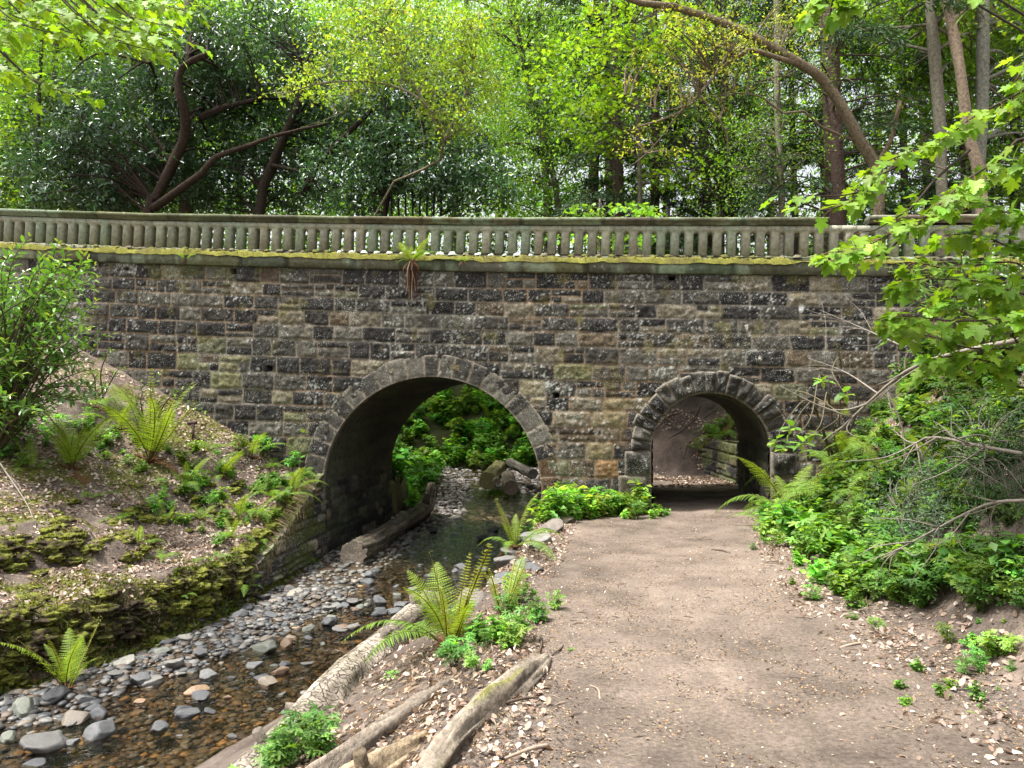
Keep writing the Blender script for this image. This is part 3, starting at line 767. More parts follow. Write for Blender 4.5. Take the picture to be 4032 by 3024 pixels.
leaves(mb, np.stack([X, Y, H(X, Y) + .012], 1), D_, N_ + .5 * rng.normal(size=(n, 3)), rng.uniform(.02, .11, n), [(0, 0, 0), (.5, .08, .05), (1, 0, 0), (.5, -.1, .02)], F_OVAL, np.array([(.34, .25, .16), (.24, .17, .11), (.12, .09, .07), (.42, .33, .22), (.18, .10, .05)])[rng.integers(0, 5, n)])
tag(mb.build('wood_chips', M['litter']), 'splinters of rotten wood strewn among the broken logs', 'wood chips', kind='stuff')
# crumbs and bud scales on the path
mb = MB(); n = 46000
Y = 2.6 + 12.2 * rng.random(n) ** 1.5; U = rng.random(n); X = lerp(ip(Y, PL), ip(Y, PR) + .3, U)
keep = fbm(X * 1.1, Y * .5, 0, 114) + 1.1 * np.abs(U - .5) > .18 - .5 * rng.random(n); X, Y = X[keep], Y[keep]; n = len(X)
cc = np.array([(.34, .20, .09), (.40, .27, .15), (.22, .15, .10), (.05, .04, .035), (.44, .36, .27), (.08, .06, .05)])[rng.integers(0, 6, n)]
scatter_on(mb, X, Y, rng.uniform(.005, .02, n), T_DRY, F_DRY, cc, rng=rng, tilt=.4, lift=.007)
n = 2600; Y = 2.6 + 12 * rng.random(n) ** 1.3; sd_ = rng.random(n) < .6; X = np.where(sd_, ip(Y, PR) - rng.exponential(.5, n), ip(Y, PL) + rng.exponential(.5, n))
scatter_on(mb, X, Y, rng.uniform(.015, .035, n), T_DRY, F_DRY, dry_cols(n, rng), rng=rng, tilt=.7, lift=.009)
n = 1100; Y = 2.6 + 11.5 * rng.random(n) ** 1.3; X = lerp(ip(Y, PL), ip(Y, PR) + .4, rng.random(n)); a__ = rng.uniform(0, 6.28, n)
leaves(mb, np.stack([X, Y, H(X, Y) + .026], 1), np.stack([np.cos(a__), np.sin(a__), 0 * a__], 1), np.tile([0, 0, 1.], (n, 1)), rng.uniform(.03, .14, n), [(0, 0, 0), (.5, .035, .03), (1, 0, 0), (.5, -.035, .03)], F_OVAL, np.array([(.05, .038, .03), (.12, .085, .06), (.30, .24, .18)])[rng.integers(0, 3, n)])
tag(mb.build('leaf_crumbs', M['litter']), 'tan bud scales and leaf crumbs strewn over the path', 'leaf litter', kind='stuff')
# behind the bridge
mb = MB(); n = 14000
Y = rng.uniform(19, 29, n); X = rng.uniform(2.2, 7.8, n); keep = fbm(X * .8, Y * .8, 0, 115) > -.05 - .25 * rng.random(n); X, Y = X[keep], Y[keep]; n = len(X)
scatter_on(mb, X, Y, rng.uniform(.05, .11, n), T_DRY, F_DRY, dry_cols(n, rng), rng=rng, tilt=.6)
tag(mb.build('leaf_litter', M['litter']), 'brown leaves on the dirt slope beyond the small arch', 'leaf litter', kind='stuff')

# moss on the left bank: fine tufts
mb = MB(); n = 42000
Y = rng.uniform(5.5, 15.8, n); X = ip(Y, EL) + .12 - rng.random(n) ** 1.7 * 4.2
nn = fbm(X * .9, Y * .9, 0, 71) * .9 + fbm(X * 3.1, Y * 3.1, 0, 72) * .7; dd = ip(Y, EL) - X
keep = (nn + .35 * sm(.9, 0, dd) - .02 > .10) & (X > -.72 * Y - 1) & ((dd > .3) | (rng.random(n) < .8)); keep &= ~((Y > 12.9) & (dd < .2))
X, Y = X[keep], Y[keep]; n = len(X)
hh = .05 * np.clip(nn[keep], 0, 1)
scatter_on(mb, X, Y, rng.uniform(.02, .06, n), T_OVAL, F_OVAL, vary((.14, .155, .028), n, .35, rng), lift=.015, tilt=1.6, rng=rng)
tag(mb.build('bank_moss', M['fern']), 'yellow-green moss growing over the left bank', 'moss', kind='stuff')

# ------------------------------------------------------------------ stones
def ico(sub):
    t = (1 + 5 ** .5) / 2
    v = [(-1, t, 0), (1, t, 0), (-1, -t, 0), (1, -t, 0), (0, -1, t), (0, 1, t), (0, -1, -t), (0, 1, -t), (t, 0, -1), (t, 0, 1), (-t, 0, -1), (-t, 0, 1)]
    f = [(0, 11, 5), (0, 5, 1), (0, 1, 7), (0, 7, 10), (0, 10, 11), (1, 5, 9), (5, 11, 4), (11, 10, 2), (10, 7, 6), (7, 1, 8), (3, 9, 4), (3, 4, 2), (3, 2, 6), (3, 6, 8), (3, 8, 9), (4, 9, 5), (2, 4, 11), (6, 2, 10), (8, 6, 7), (9, 8, 1)]
    v = [np.array(q, float) / np.linalg.norm(q) for q in v]
    for _ in range(sub):
        c = {}; nf = []
        def m(a, b):
            k = (min(a, b), max(a, b))
            if k not in c: q = v[a] + v[b]; v.append(q / np.linalg.norm(q)); c[k] = len(v) - 1
            return c[k]
        for a, b, d in f:
            x, y, z = m(a, b), m(b, d), m(d, a); nf += [(a, x, z), (b, y, x), (d, z, y), (x, y, z)]
        f = nf
    return np.array(v), np.array(f)
IC = {k: ico(k) for k in (0, 1, 2, 3)}

def stone_shape(sub, seed, planes=7, flat=.6):
    v, f = IC[sub]; rng = np.random.default_rng(seed); v = v.copy()
    v *= (1 + .22 * vn(v[:, 0] * 1.3, v[:, 1] * 1.3, v[:, 2] * 1.3, seed))[:, None]
    for _ in range(planes):
        n = unit(rng.normal(size=3)); d = rng.uniform(.5, .85); h = v @ n - d
        v -= np.outer(np.maximum(h, 0) * .92, n)
    v *= (1 + .05 * vn(v[:, 0] * 5, v[:, 1] * 5, v[:, 2] * 5, seed + 1))[:, None]
    return v * np.array([1, .8, flat]), f

rock_protos = []
for k in range(7):
    v, f = stone_shape(3, 200 + k, 8, .58)
    base = np.array([(.11, .113, .115), (.17, .165, .15), (.075, .078, .083), (.20, .17, .135), (.12, .13, .11), (.06, .063, .068), (.19, .125, .08)][k])
    c = base * (1 + .3 * fbm(v[:, 0] * 2, v[:, 1] * 2, v[:, 2] * 2, k)[:, None])
    me = mesh('river_stone', v, f, M['rock'], cols=c, smooth=True); rock_protos.append((me.data, k)); bpy.data.objects.remove(me)

KIND = ['grey-blue', 'pale grey', 'slate-blue', 'buff', 'greenish grey', 'dark wet grey', 'rusty tan']
def put_stone(x, y, r, k, label, group, name='river_stone', cat='stone', sink=.35, rz=None, z=None, sc=(1, 1, 1)):
    o = bpy.data.objects.new(name, rock_protos[k][0]); COL.objects.link(o)
    o.scale = (r * sc[0], r * sc[1], r * sc[2]); o.rotation_euler = (random.uniform(-.2, .2), random.uniform(-.2, .2), random.uniform(0, 6.28) if rz is None else rz)
    o.location = (x, y, (float(H(x, y)) if z is None else z) + r * .58 * sc[2] * (1 - 2 * sink))
    tag(o, label, cat, group); return o

# the ones that can be told apart: (px, py, radius px, kind, label)
named = [(268, 699, 13, 3, 'pale buff boulder standing alone in the shallow water near the log'),
         (45, 763, 26, 1, 'grey boulder at the bottom edge of the frame in the stream'),
         (98, 750, 21, 2, 'dark blue-grey boulder in the stream just left of a paler one'),
         (208, 681, 13, 0, 'rounded grey stone near the middle of the dry gravel strip'),
         (265, 657, 18, 4, 'flat greenish slab with a dark stone leaning on it in midstream'),
         (150, 686, 14, 1, 'light grey angular stone on the gravel beside the water'),
         (57, 698, 16, 2, 'smooth dark blue stone half in water left of the fern'),
         (23, 712, 18, 4, 'greenish angular block on the gravel at far left'),
         (306, 704, 12, 4, 'rounded greenish boulder beside the pale buff one'),
         (338, 602, 10, 1, 'whitish oval stone lying dry on the gravel tongue'),
         (360, 617, 9, 4, 'green-topped stone in the riffle left of the big fern'),
         (352, 640, 11, 1, 'pale round cobble standing in the dark riffle'),
         (197, 705, 13, 6, 'long tan stone lying flat on the gravel edge'),
         (175, 667, 15, 1, 'pair-sized light grey stone high on the gravel strip'),
         (284, 678, 9, 5, 'small dark stone just below the greenish slab'),
         (182, 727, 11, 2, 'dark pointed stone in the pool upstream of the boulders')]
for px, py, rp_, k, lab in named:
    p = hit(px, py); r = rp_ / 768 * p[1] * .9; put_stone(p[0], p[1], r, k, lab, None, name='boulder', cat='boulder', sink=.3, z=max(p[2], float(ip(p[1], ZS)) - .1 * r))
rng = np.random.default_rng(301)
# larger cobbles: dry gravel on the left strip, riffle in the water, shade under the arch
cnt = 0
def cobbles(n, yr, ur, rr, kinds, group, labf, seed):
    global cnt
    rg = np.random.default_rng(seed); m = 0
    while m < n:
        y = yr[0] + (yr[1] - yr[0]) * rg.random(); u = rg.uniform(*ur); x = lerp(ip(y, EL), ip(y, ER), u)
        if x < -.70 * y or x > .68 * y: continue
        r = rr[0] + (rr[1] - rr[0]) * rg.random() ** 2.2; k = int(rg.choice(kinds))
        zz = max(float(H(x, y)), float(ip(y, ZS)) + rg.uniform(-.4, .15) * r); put_stone(x, y, r, k, labf(k, r), group, sc=(1, rg.uniform(.8, 1.15), rg.uniform(.7, 1.1)), sink=rg.uniform(.1, .35), z=zz); m += 1; cnt += 1
def lab1(k, r): return f"{'large' if r > .12 else 'small'} {KIND[k]} cobble among others on the dry gravel by the left bank"
def lab2(k, r): return f"{'large' if r > .12 else 'small'} {KIND[k]} cobble breaking the water of the open riffle"
def lab3(k, r): return f"{'large' if r > .12 else 'small'} {KIND[k]} stone on the stream bed in the shade of the big arch"
cobbles(105, (6.9, 12.8), (.03, .40), (.04, .17), [0, 1, 1, 2, 3, 4, 5], 'cobbles on the dry gravel', lab1, 1)
cobbles(110, (7.0, 13.4), (.36, .97), (.04, .17), [0, 1, 2, 2, 4, 5, 6, 5], 'cobbles in the riffle', lab2, 2)
cobbles(70, (13.2, 21), (.12, .98), (.06, .2), [0, 2, 4, 5, 5], 'stones under the big arch', lab3, 3)

def gravel(name, n, yr, ur, rr, pal, seed, label, sub=1, lift=.0):
    rg = np.random.default_rng(seed); y = yr[0] + (yr[1] - yr[0]) * rg.random(n) ** .9; u = rg.uniform(ur[0], ur[1], n)
    x = lerp(ip(y, EL), ip(y, ER), u); kp = (x > -.72 * y - .3); x, y = x[kp], y[kp]; n = len(x)
    mb = MB(); sh = [stone_shape(sub, 400 + q, 5, .5) for q in range(6)]
    r = rr[0] + (rr[1] - rr[0]) * rg.random(n) ** 2; z = H(x, y) + r * .15 + lift; w_ = rg.integers(0, 6, n); a = rg.uniform(0, 6.28, n)
    col = np.array(pal)[rg.integers(0, len(pal), n)] * np.exp(rg.normal(0, .25, (n, 1)))
    for q in range(6):
        m = w_ == q; v, f = sh[q]; k = len(v); ca, sa = np.cos(a[m])[:, None], np.sin(a[m])[:, None]; rr_ = r[m][:, None]
        V = np.stack([x[m][:, None] + rr_ * (v[:, 0] * ca - v[:, 1] * sa), y[m][:, None] + rr_ * (v[:, 0] * sa + v[:, 1] * ca), z[m][:, None] + rr_ * v[:, 2]], -1)
        F = (f[None] + (np.arange(m.sum()) * k)[:, None, None]).reshape(-1, 3)
        mb.add(V.reshape(-1, 3), F, np.repeat(col[m], k, 0))
    o = mb.build(name, M['rock'], smooth=True); tag(o, label, 'gravel', kind='stuff'); return o
GR = [(.085, .088, .09), (.12, .115, .105), (.06, .063, .068), (.15, .125, .095), (.11, .08, .055), (.17, .165, .15), (.045, .045, .045)]
BEDP = [(.085, .06, .038), (.06, .048, .034), (.11, .085, .055), (.045, .04, .034), (.09, .088, .08), (.20, .13, .06), (.06, .058, .052)]
gravel('gravel', 4200, (6, 13.2), (-.01, .46), (.018, .085), GR, 11, 'loose grey gravel along the left edge of the stream')
gravel('streambed_pebbles', 6500, (5.5, 14), (.3, 1.02), (.02, .075), BEDP, 12, 'brown and orange pebbles on the bed under the water')
gravel('streambed_pebbles', 3000, (13, 21), (.0, 1.0), (.03, .10), [(.07, .07, .065), (.10, .09, .075), (.05, .05, .05)], 13, 'dark pebbles on the bed under the big arch')
gravel('gravel', 5000, (20, 33), (.0, 1.0), (.03, .12), [(.24, .21, .19), (.17, .14, .13), (.12, .11, .11), (.33, .31, .29)], 14, 'pale pebble bar beyond the big arch')

# edging stones along the path
edg = [(562, 523, 14, 3, 'moss-topped edging stone farthest along the row by the path'), (551, 535, 15, 3, 'long buff edging stone beside the mossy farthest one'),
       (543, 549, 13, 1, 'grey-white edging stone in the upper middle of the row'), (528, 546, 10, 1, 'flat pale edging stone next to the fern by the path'),
       (536, 561, 12, 4, 'edging stone with yellow-green moss in the middle of the row'), (513, 566, 13, 1, 'bright whitish edging stone by the path'),
       (506, 577, 13, 1, 'blocky white-grey edging stone leaning toward the stream'), (521, 583, 11, 0, 'grey edging stone on the path side of the white block'),
       (532, 592, 12, 2, 'blue-grey pointed edging stone set into the path verge'), (505, 607, 10, 2, 'last dark edging stone nearest the camera'),
       (470, 632, 22, 3, 'broad pinkish boulder behind the big foreground fern'), (497, 620, 10, 1, 'small rounded boulder between the two foreground ferns')]
for px, py, rp_, k, lab in edg:
    y = ip(py, [(520, 13.0), (549, 10.6), (577, 9.0), (607, 7.8), (634, 7.2)]); p = at(px, py, y)
    r = rp_ / 768 * y * 1.05;     o = put_stone(p[0], p[1], r, k, lab, 'edging stones', name='edging_stone', cat='edging stone', sink=.3, z=max(float(H(p[0], p[1])), p[2] - r * .5))
    c = o.location
for q, (px, py, y, rp_) in enumerate([(563, 519, 13.0, 9), (536, 557, 10.2, 8)]): pass

# ------------------------------------------------------------------ logs
def log(name, P, rad, label, col, mat='oldwood', stubs=(), n=22, rough=.25, hollow=False, seed=1, cat='log', moss=0, parts=True):
    P = bez(np.array(P, float), 90); m = len(P); n = max(n, 40); rad = np.interp(np.linspace(0, 1, m), np.linspace(0, 1, len(rad)), rad)
    root = empty(name, tuple(P[0])); tag(root, label, cat); o0 = P[0]
    T = unit(np.gradient(P, axis=0)); A = unit(np.cross(T, [0, 0, 1.])); B = np.cross(A, T)
    th = np.arange(n) / n * 2 * np.pi; TH_, LL = np.meshgrid(th, np.linspace(0, 1, m)); Lm = LL * np.linalg.norm(P[-1] - P[0])
    cx, cy = np.cos(TH_), np.sin(TH_)
    f = fbm(cx * 2.2, cy * 2.2, Lm * 1.1, seed, 4); f2 = fbm(cx * 5, cy * 5, Lm * 1.8, seed + 1, 3)
    f3 = fbm(cx * 9, cy * 9, Lm * 2.2, seed + 2, 3); rr = rad[:, None] * (1 + rough * f + rough * .5 * f2 + (.10 + .2 * rough) * f3)
    V = P[:, None] - o0 + rr[..., None] * (cx[..., None] * A[:, None] + cy[..., None] * B[:, None])
    C = np.array(col) * (1 + .55 * f2[..., None] + .25 * f[..., None] + .9 * f3[..., None])
    pal = sm(.1, .4, fbm(cx * 1.5, cy * 1.5, Lm * 1.3, seed + 4, 4))[..., None]; C = C + (np.array([.07, .05, .035]) - C) * pal * .6
    if moss:
        mm = sm(.05, .3, fbm(cx * 1.2, cy * 1.2, Lm * 1.4, seed + 7, 3) + moss - .6 * (1 - cy))[..., None]; C = C + (np.array([.16, .165, .03]) - C) * mm
    i = np.arange(m - 1)[:, None] * n; j = np.arange(n)[None]; k = (j + 1) % n
    F = np.stack([i + j, i + k, i + n + k, i + n + j], -1).reshape(-1, 4)
    mb = MB(); mb.add(V.reshape(-1, 3), F[:, ::-1], np.clip(C, .01, .7).reshape(-1, 3)); mb.build('bark', M[mat], root, smooth=True)
    for e, sg in ((0, -1), (m - 1, 1)):
        me_ = MB(); rings = [V[e], P[e] - o0 + (V[e] - (P[e] - o0)) * .55 + T[e] * sg * -.004, np.repeat((P[e] - o0 - T[e] * sg * .015)[None], n, 0)]
        VV = np.concatenate(rings); FF = np.concatenate([np.stack([q * n + j[0], q * n + k[0], (q + 1) * n + k[0], (q + 1) * n + j[0]], 1) for q in range(2)])
        me_.add(VV, FF if sg < 0 else FF[:, ::-1], np.array(col) * .8 * (1 + .3 * R.random((3 * n, 1)))); me_.build('cut_end', M['oldwood'], root, smooth=False)
    for (t, ang, ln, r) in stubs:
        q = int(t * (m - 1)); dr = math.cos(ang) * A[q] + math.sin(ang) * B[q]; b = P[q] - o0 + dr * rad[q] * .8
        ms = MB(); tube(ms, [b, b + dr * ln * .5, b + dr * (ln + .03) + T[q] * .02], [r * 1.35, r * 1.05, r], 10, np.array(col) * .5, rough=.2, seed=q)
        ms.build('branch_stub', M['oldwood'], root, smooth=False)
    return root
def gat(px, py, lift=0, y=None):
    p = hit(px, py) if y is None else at(px, py, y); return (p[0], p[1], p[2] + lift)
log('fallen_log', [(-.95, 9.1, -.72), (-1.12, 7.6, -.66), (-1.33, 6.2, -.62), (-1.42, 5.0, -.60), (-1.5, 3.9, -.58), (-1.6, 2.6, -.55)], [.15, .165, .175, .18, .18, .18],
    'long pale fallen log with short cut stubs lying on the stream edge', (.30, .25, .205), 'logbark', stubs=[(.1, 1.5, .10, .055), (.29, 2.0, .10, .045), (.66, 1.2, .09, .03), (.5, .2, .08, .03)], seed=3, rough=.16, n=28)
log('rotten_log', [(-.12, 5.6, -.22), (-.45, 4.85, -.24), (-.80, 4.15, -.28), (-1.12, 3.5, -.3), (-1.3, 2.9, -.3)], [.04, .08, .09, .09, .08],
    'rotten split log with charred blue-black side between the other two', (.17, .14, .11), 'oldwood', seed=8, rough=1.0)
log('rotten_log', [(.20, 5.0, -.06), (.07, 4.6, -.05), (-.10, 4.15, -.05), (-.27, 3.7, -.04), (-.38, 3.3, -.04), (-.5, 2.8, -.04)], [.07, .11, .12, .10, .07, .03],
    'broken weathered log with a patch of yellow moss beside the path', (.24, .20, .155), 'oldwood', seed=12, rough=.95, moss=.08)
log('rotten_log', [(-.42, 4.15, -.16), (-.6, 3.75, -.16), (-.78, 3.4, -.17), (-.95, 2.9, -.17)], [.04, .09, .10, .10],
    'short crumbling log lying lowest in the frame among wood chips', (.26, .20, .13), 'oldwood', seed=15, rough=.9, stubs=[(.5, 1.6, .08, .03)])
log('driftwood_log', [(-3.1, 15.0, -1.27), (-2.95, 16.3, -1.3), (-2.62, 18.2, -1.2), (-2.3, 20.2, -1.1), (-2.15, 20.9, -.55)], [.25, .23, .21, .2, .13],
    'thick grey driftwood trunk lying against the wall under the big arch', (.20, .165, .13), 'logbark', seed=21, rough=.3, stubs=[(.75, 1.3, .25, .09)])
for k, (px, py, y, dx, dz, r, L, lab) in enumerate([(430, 478, 25.5, .35, .28, .55, 2.0, 'large cut log with dark end and yellow-green bark beyond the big arch'), (510, 486, 24.6, -.1, .2, .45, 1.7, 'barked log cut end at front of the pile beyond the big arch'),
                                               (474, 479, 25.2, -.2, .2, .22, 1.4, 'thin crooked log wedged between the two thick cut ones'), (526, 474, 25.6, -.8, .25, .32, 1.8, 'grey log lying sideways behind the pile beyond the arch')]):
    px = {430: 430 + 64, 510: 511, 474: 478, 526: 540}[px] if k != 0 else 427 + 5
    b = at([427, 506, 481, 528][k] if k else 427, py, y); b = at([488, 511, 497, 533][k], [481, 488, 482, 474][k], y)
    log('cut_log', [b, b + np.array([dx * .5, L * .5, dz * .5]), b + np.array([dx, L, dz])], [r * .55, r * .5, r * .5], lab, [(.22, .20, .09), (.20, .16, .12), (.22, .19, .15), (.2, .18, .16)][k], 'logbark', seed=30 + k, rough=.15)

# ------------------------------------------------------------------ twigs and sticks
def stick(name, P, r, label, col=(.16, .12, .09), cat='twig', group=None, n=6):
    P = np.array(P, float); mb = MB(); Q = bez(P, 10); tube(mb, Q - P[0], np.linspace(r, r * .5, len(Q)), n, col)
    o = mb.build(name, M['twig'], smooth=True, loc=tuple(P[0])); tag(o, label, cat, group); return o
for a, b, r, lab in [((672, 571), (664, 583), .012, None), ]: pass
tw = [((815, 563), (805, 582), .010, 'short dark twig standing out on the path left of centre'), ((838, 576), (822, 586), .008, 'thin grey twig on the path just right of the mossy log'),
      ((760, 742), (700, 757), .013, 'long pale stick lying at the bottom of the path'), ((905, 672), (880, 668), .01, 'short stick by the plants on the right verge')]
tw = [((512, 556), (497, 590), .0, '')] and tw
for q, ((x0, y0), (x1, y1), r, lab) in enumerate([((541, 640), (535, 667), .011, 'dark straight twig lying on the path right of the mossy log'), ((562, 652), (546, 664), .008, 'thin grey twig just beside the darker straight one'),
        ((548, 752), (505, 765), .012, 'long pale forked stick at the bottom edge of the path'), ((712, 552), (730, 556), .012, 'small dark stick in the middle of the path below the arch'),
        ((840, 652), (866, 648), .010, 'short stick near the plants on the right verge'), ((600, 706), (590, 690), .007, 'thin pale stem lying in the foreground of the path'), ((497, 711), (540, 703), .010, 'brown stick pointing away from the crumbling log')]):
    p0, p1 = hit(x0, y0), hit(x1, y1); m_ = (p0 + p1) / 2 + np.array([.02, .0, .015]); up = np.array([0, 0, .03])
    stick('twig', [p0 + up, m_ + up, p1 + up], r, lab, (.09, .065, .05) if 'dark' in lab or 'brown' in lab else (.28, .22, .17))
# grey dead branches on the left bank and the right bank
def dead_branch(name, P, r, label, seed, subs=6, col=(.22, .19, .16), spread=.5):
    rg = np.random.default_rng(seed); P = np.array(P, float); Q = bez(P, 14); mb = MB(); tube(mb, Q - P[0], np.linspace(r, r * .3, len(Q)), 6, col)
    L = np.linalg.norm(P[-1] - P[0])
    for _ in range(subs):
        i = rg.integers(2, len(Q) - 2); d = unit(Q[i + 1] - Q[i]) * .7 + rg.normal(0, spread, 3); l = L * rg.uniform(.15, .4)
        q = [Q[i], Q[i] + d * l * .5 + rg.normal(0, .03, 3), Q[i] + d * l + rg.normal(0, .06, 3)]
        tube(mb, bez(q, 6) - P[0], np.linspace(r * .45, r * .15, len(bez(q, 6))), 5, col)
    o = mb.build(name, M['twig'], smooth=True, loc=tuple(P[0])); tag(o, label, 'branch'); return o
def onb(px, py, lift=.1): p = hit(px, py); p = p.copy(); p[2] += lift; return p
dead_branch('dead_branch', [onb(0, 420, .15), onb(45, 425, .4), onb(85, 398, .5)], .016, 'grey dead branch arching over litter below the laurel', 1)
dead_branch('dead_branch', [onb(20, 440, .1), onb(70, 455, .1), onb(130, 480, .06)], .02, 'grey dead branch lying downhill across the litter at left', 2)
dead_branch('dead_branch', [onb(0, 470, .1), onb(25, 505, .06), onb(36, 530, .06)], .014, 'pale thin branch pointing down the bank at far left', 3)
dead_branch('dead_branch', [onb(10, 425, .05), onb(60, 440, .2), onb(110, 430, .05)], .013, 'thin bare twig spray just under the laurel leaves', 4, subs=10)
dead_branch('dead_branch', [at(1030, 338, 7.2), at(960, 352, 7.6), at(905, 372, 8.4), at(852, 418, 9.2), at(830, 440, 9.6)], .028, 'long grey dead branch slanting across the right bank to the arch', 5, subs=12)
dead_branch('dead_branch', [at(1030, 455, 6.0), at(985, 447, 6.3), at(925, 438, 6.8), at(900, 470, 7.0)], .018, 'arched grey branch over the dark bush on the right', 6, subs=14)
dead_branch('dead_branch', [at(1030, 500, 5.5), at(985, 505, 5.7), at(925, 535, 6.0), at(880, 560, 6.2)], .014, 'lower grey branch reaching down toward the path at right', 7, subs=16, spread=.6)
dead_branch('dead_branch', [at(900, 345, 11), at(862, 328, 12), at(820, 310, 12.6)], .012, 'bare twig crossing the wall near the white patch', 8, subs=6)
dead_branch('dead_branch', [at(880, 395, 10), at(845, 372, 11), at(808, 358, 11.5)], .012, 'bare twig crossing the wall above the small arch', 9, subs=6)
for q, (a, b, lab) in enumerate([((465, 386), (520, 402), 'upper dead branch in the brush heap beyond the big arch'), ((470, 394), (515, 388), 'crossing branch in the brush heap beyond the big arch'), ((480, 400), (535, 410), 'lowest branch in the brush heap beyond the big arch')]):
    p0, p1 = onb(*a, .25), onb(*b, .25); dead_branch('dead_branch', [p0, (p0 + p1) / 2 + np.array([0, 0, .2]), p1], .05, lab, 40 + q, subs=9, col=(.26, .2, .16), spread=.3)
# roots on the dirt slope beyond the small arch
for q, pts in enumerate([[(700, 406), (690, 425), (668, 440)], [(728, 402), (705, 418), (680, 450)], [(712, 430), (690, 442), (683, 460)], [(700, 412), (672, 416), (655, 430)]]):
    P = [onb(*p, .03) for p in pts]; stick('tree_root', P, .022, ['tree root running down the left of the dirt slope', 'longest tree root crossing the dirt slope diagonally', 'low tree root near the middle of the dirt slope', 'high tree root at the top left of the slope'][q], (.095, .075, .062), 'root', n=8)
# dark stake on the left bank
p = hit(193, 440); mb = MB()
tube(mb, [(0, 0, -.1), (0, 0, .33)], [.03, .03], 8, (.05, .03, .022)); st = empty('stake', tuple(p)); tag(st, 'rusty dark iron stake standing on the left bank before the wall', 'stake'); mb.build('shaft', M['iron'], st)
mb = MB(); tube(mb, [(-.10, 0, .33), (.07, 0, .335)], [.035, .035], 8, (.06, .035, .025)); mb.build('cap', M['iron'], st)

# ------------------------------------------------------------------ ferns
def frond_mesh(kind, seed):
    """arching rachis along +X rising in Z; unit length; toothed pinnae both sides"""
    rg = np.random.default_rng(seed); n = 34; t = np.linspace(0, 1, n)
    if kind == 'young':
        x = .22 * t + .10 * t ** 2; z = .95 * t
        cu = t > .9; a = (t - .9) / .1 * 5.0; x = np.where(cu, x[int(.9 * n)] + .03 * np.sin(a), x); z = np.where(cu, z[int(.9 * n)] + .03 * (1 - np.cos(a)) * .8 + .01, z)
    elif kind == 'upright':
        x = .45 * t ** 1.6; z = .92 * t - .18 * t ** 3
    else:
        x = .80 * t ** 1.15; z = .72 * t - .62 * t ** 2.6
    P = np.stack([x, .03 * np.sin(t * 3 + seed), z], 1); T = unit(np.gradient(P, axis=0)); Sd = np.array([0, 1., 0])
    mb = MB(); tube(mb, P, np.linspace(.009, .003, n), 4, (.13, .10, .03) if kind != 'arch' else (.11, .13, .03))
    m = 30 if kind != 'young' else 30
    tp = np.linspace(.16, .985, m)
    wid = np.sin(np.pi * np.clip((tp - .08) / .92, 0, 1) ** .62) ** .8 * (.17 if kind == 'arch' else .145)
    if kind == 'young': wid = np.minimum(wid, .075) * (1 - .55 * tp)
    for sgn in (1, -1):
        for q in range(m):
            b = np.array([np.interp(tp[q], t, P[:, c]) for c in range(3)]); tt = unit(np.array([np.interp(tp[q], t, T[:, c]) for c in range(3)]))
            nn = unit(np.cross(tt, Sd)) * 1.0
            if nn[2] < 0: nn = -nn
            d = unit(Sd * sgn + tt * (.35 if kind != 'young' else .1) + rg.normal(0, .05, 3)); L = wid[q] * rg.uniform(.9, 1.08) + .01
            if kind == 'young': d = unit(d + nn * .3)
            k = 6; w0 = .0125 if kind != 'young' else .011
            pts = []
            for i in range(k + 1):
                s_ = i / k; c = b + d * L * s_ - nn * .25 * L * s_ * s_; wv = w0 * (1 - s_) ** .6 * (1 if i < k else 0)
                if i < k:
                    c1 = b + d * L * (s_ + .62 / k) - nn * .25 * L * s_ * s_
                    pts.append((c, wv * .25)); pts.append((c1, wv))
            V = []; F = []
            for (c, wv) in pts: V += [c + tt * wv, c - tt * wv]
            V.append(b + d * L - nn * .25 * L); e = len(V) - 1
            for i in range(len(pts) - 1): F.append((2 * i, 2 * i + 1, 2 * i + 3, 2 * i + 2))
            base = np.array((.17, .30, .045) if kind == 'arch' else ((.23, .34, .045) if kind == 'upright' else (.32, .36, .06)))
            mb.add(np.array(V), [np.array(F), np.array([[e - 2, e - 1, e]])], base * (1 + .15 * rg.normal()) * (1.05 - .1 * tp[q]))
    return mb
FR = {}
for kd in ('arch', 'upright', 'young'):
    FR[kd] = []
    for s_ in range(5):
        o = frond_mesh(kd, 500 + s_ * 7).build('frond', M['fern'], smooth=False); FR[kd].append(o.data); bpy.data.objects.remove(o)
_m = frond_mesh('arch', 777); _m.C = [c * 0 + np.array([.17, .085, .04]) for c in _m.C]; _o = _m.build('dead_frond', M['litter']); DEADF = _o.data; bpy.data.objects.remove(_o)
mb = MB()
for k in range(26):
    a = R.uniform(0, 6.28); tube(mb, [(0, 0, -.03), (.05 * math.cos(a), .05 * math.sin(a), .03), (.14 * math.cos(a), .14 * math.sin(a), R.uniform(-.04, .10))], [.014, .01, .004], 4, (.12, .06, .03))
_o = mb.build('rootstock', M['twig']); ROOTST = _o.data; bpy.data.objects.remove(_o)
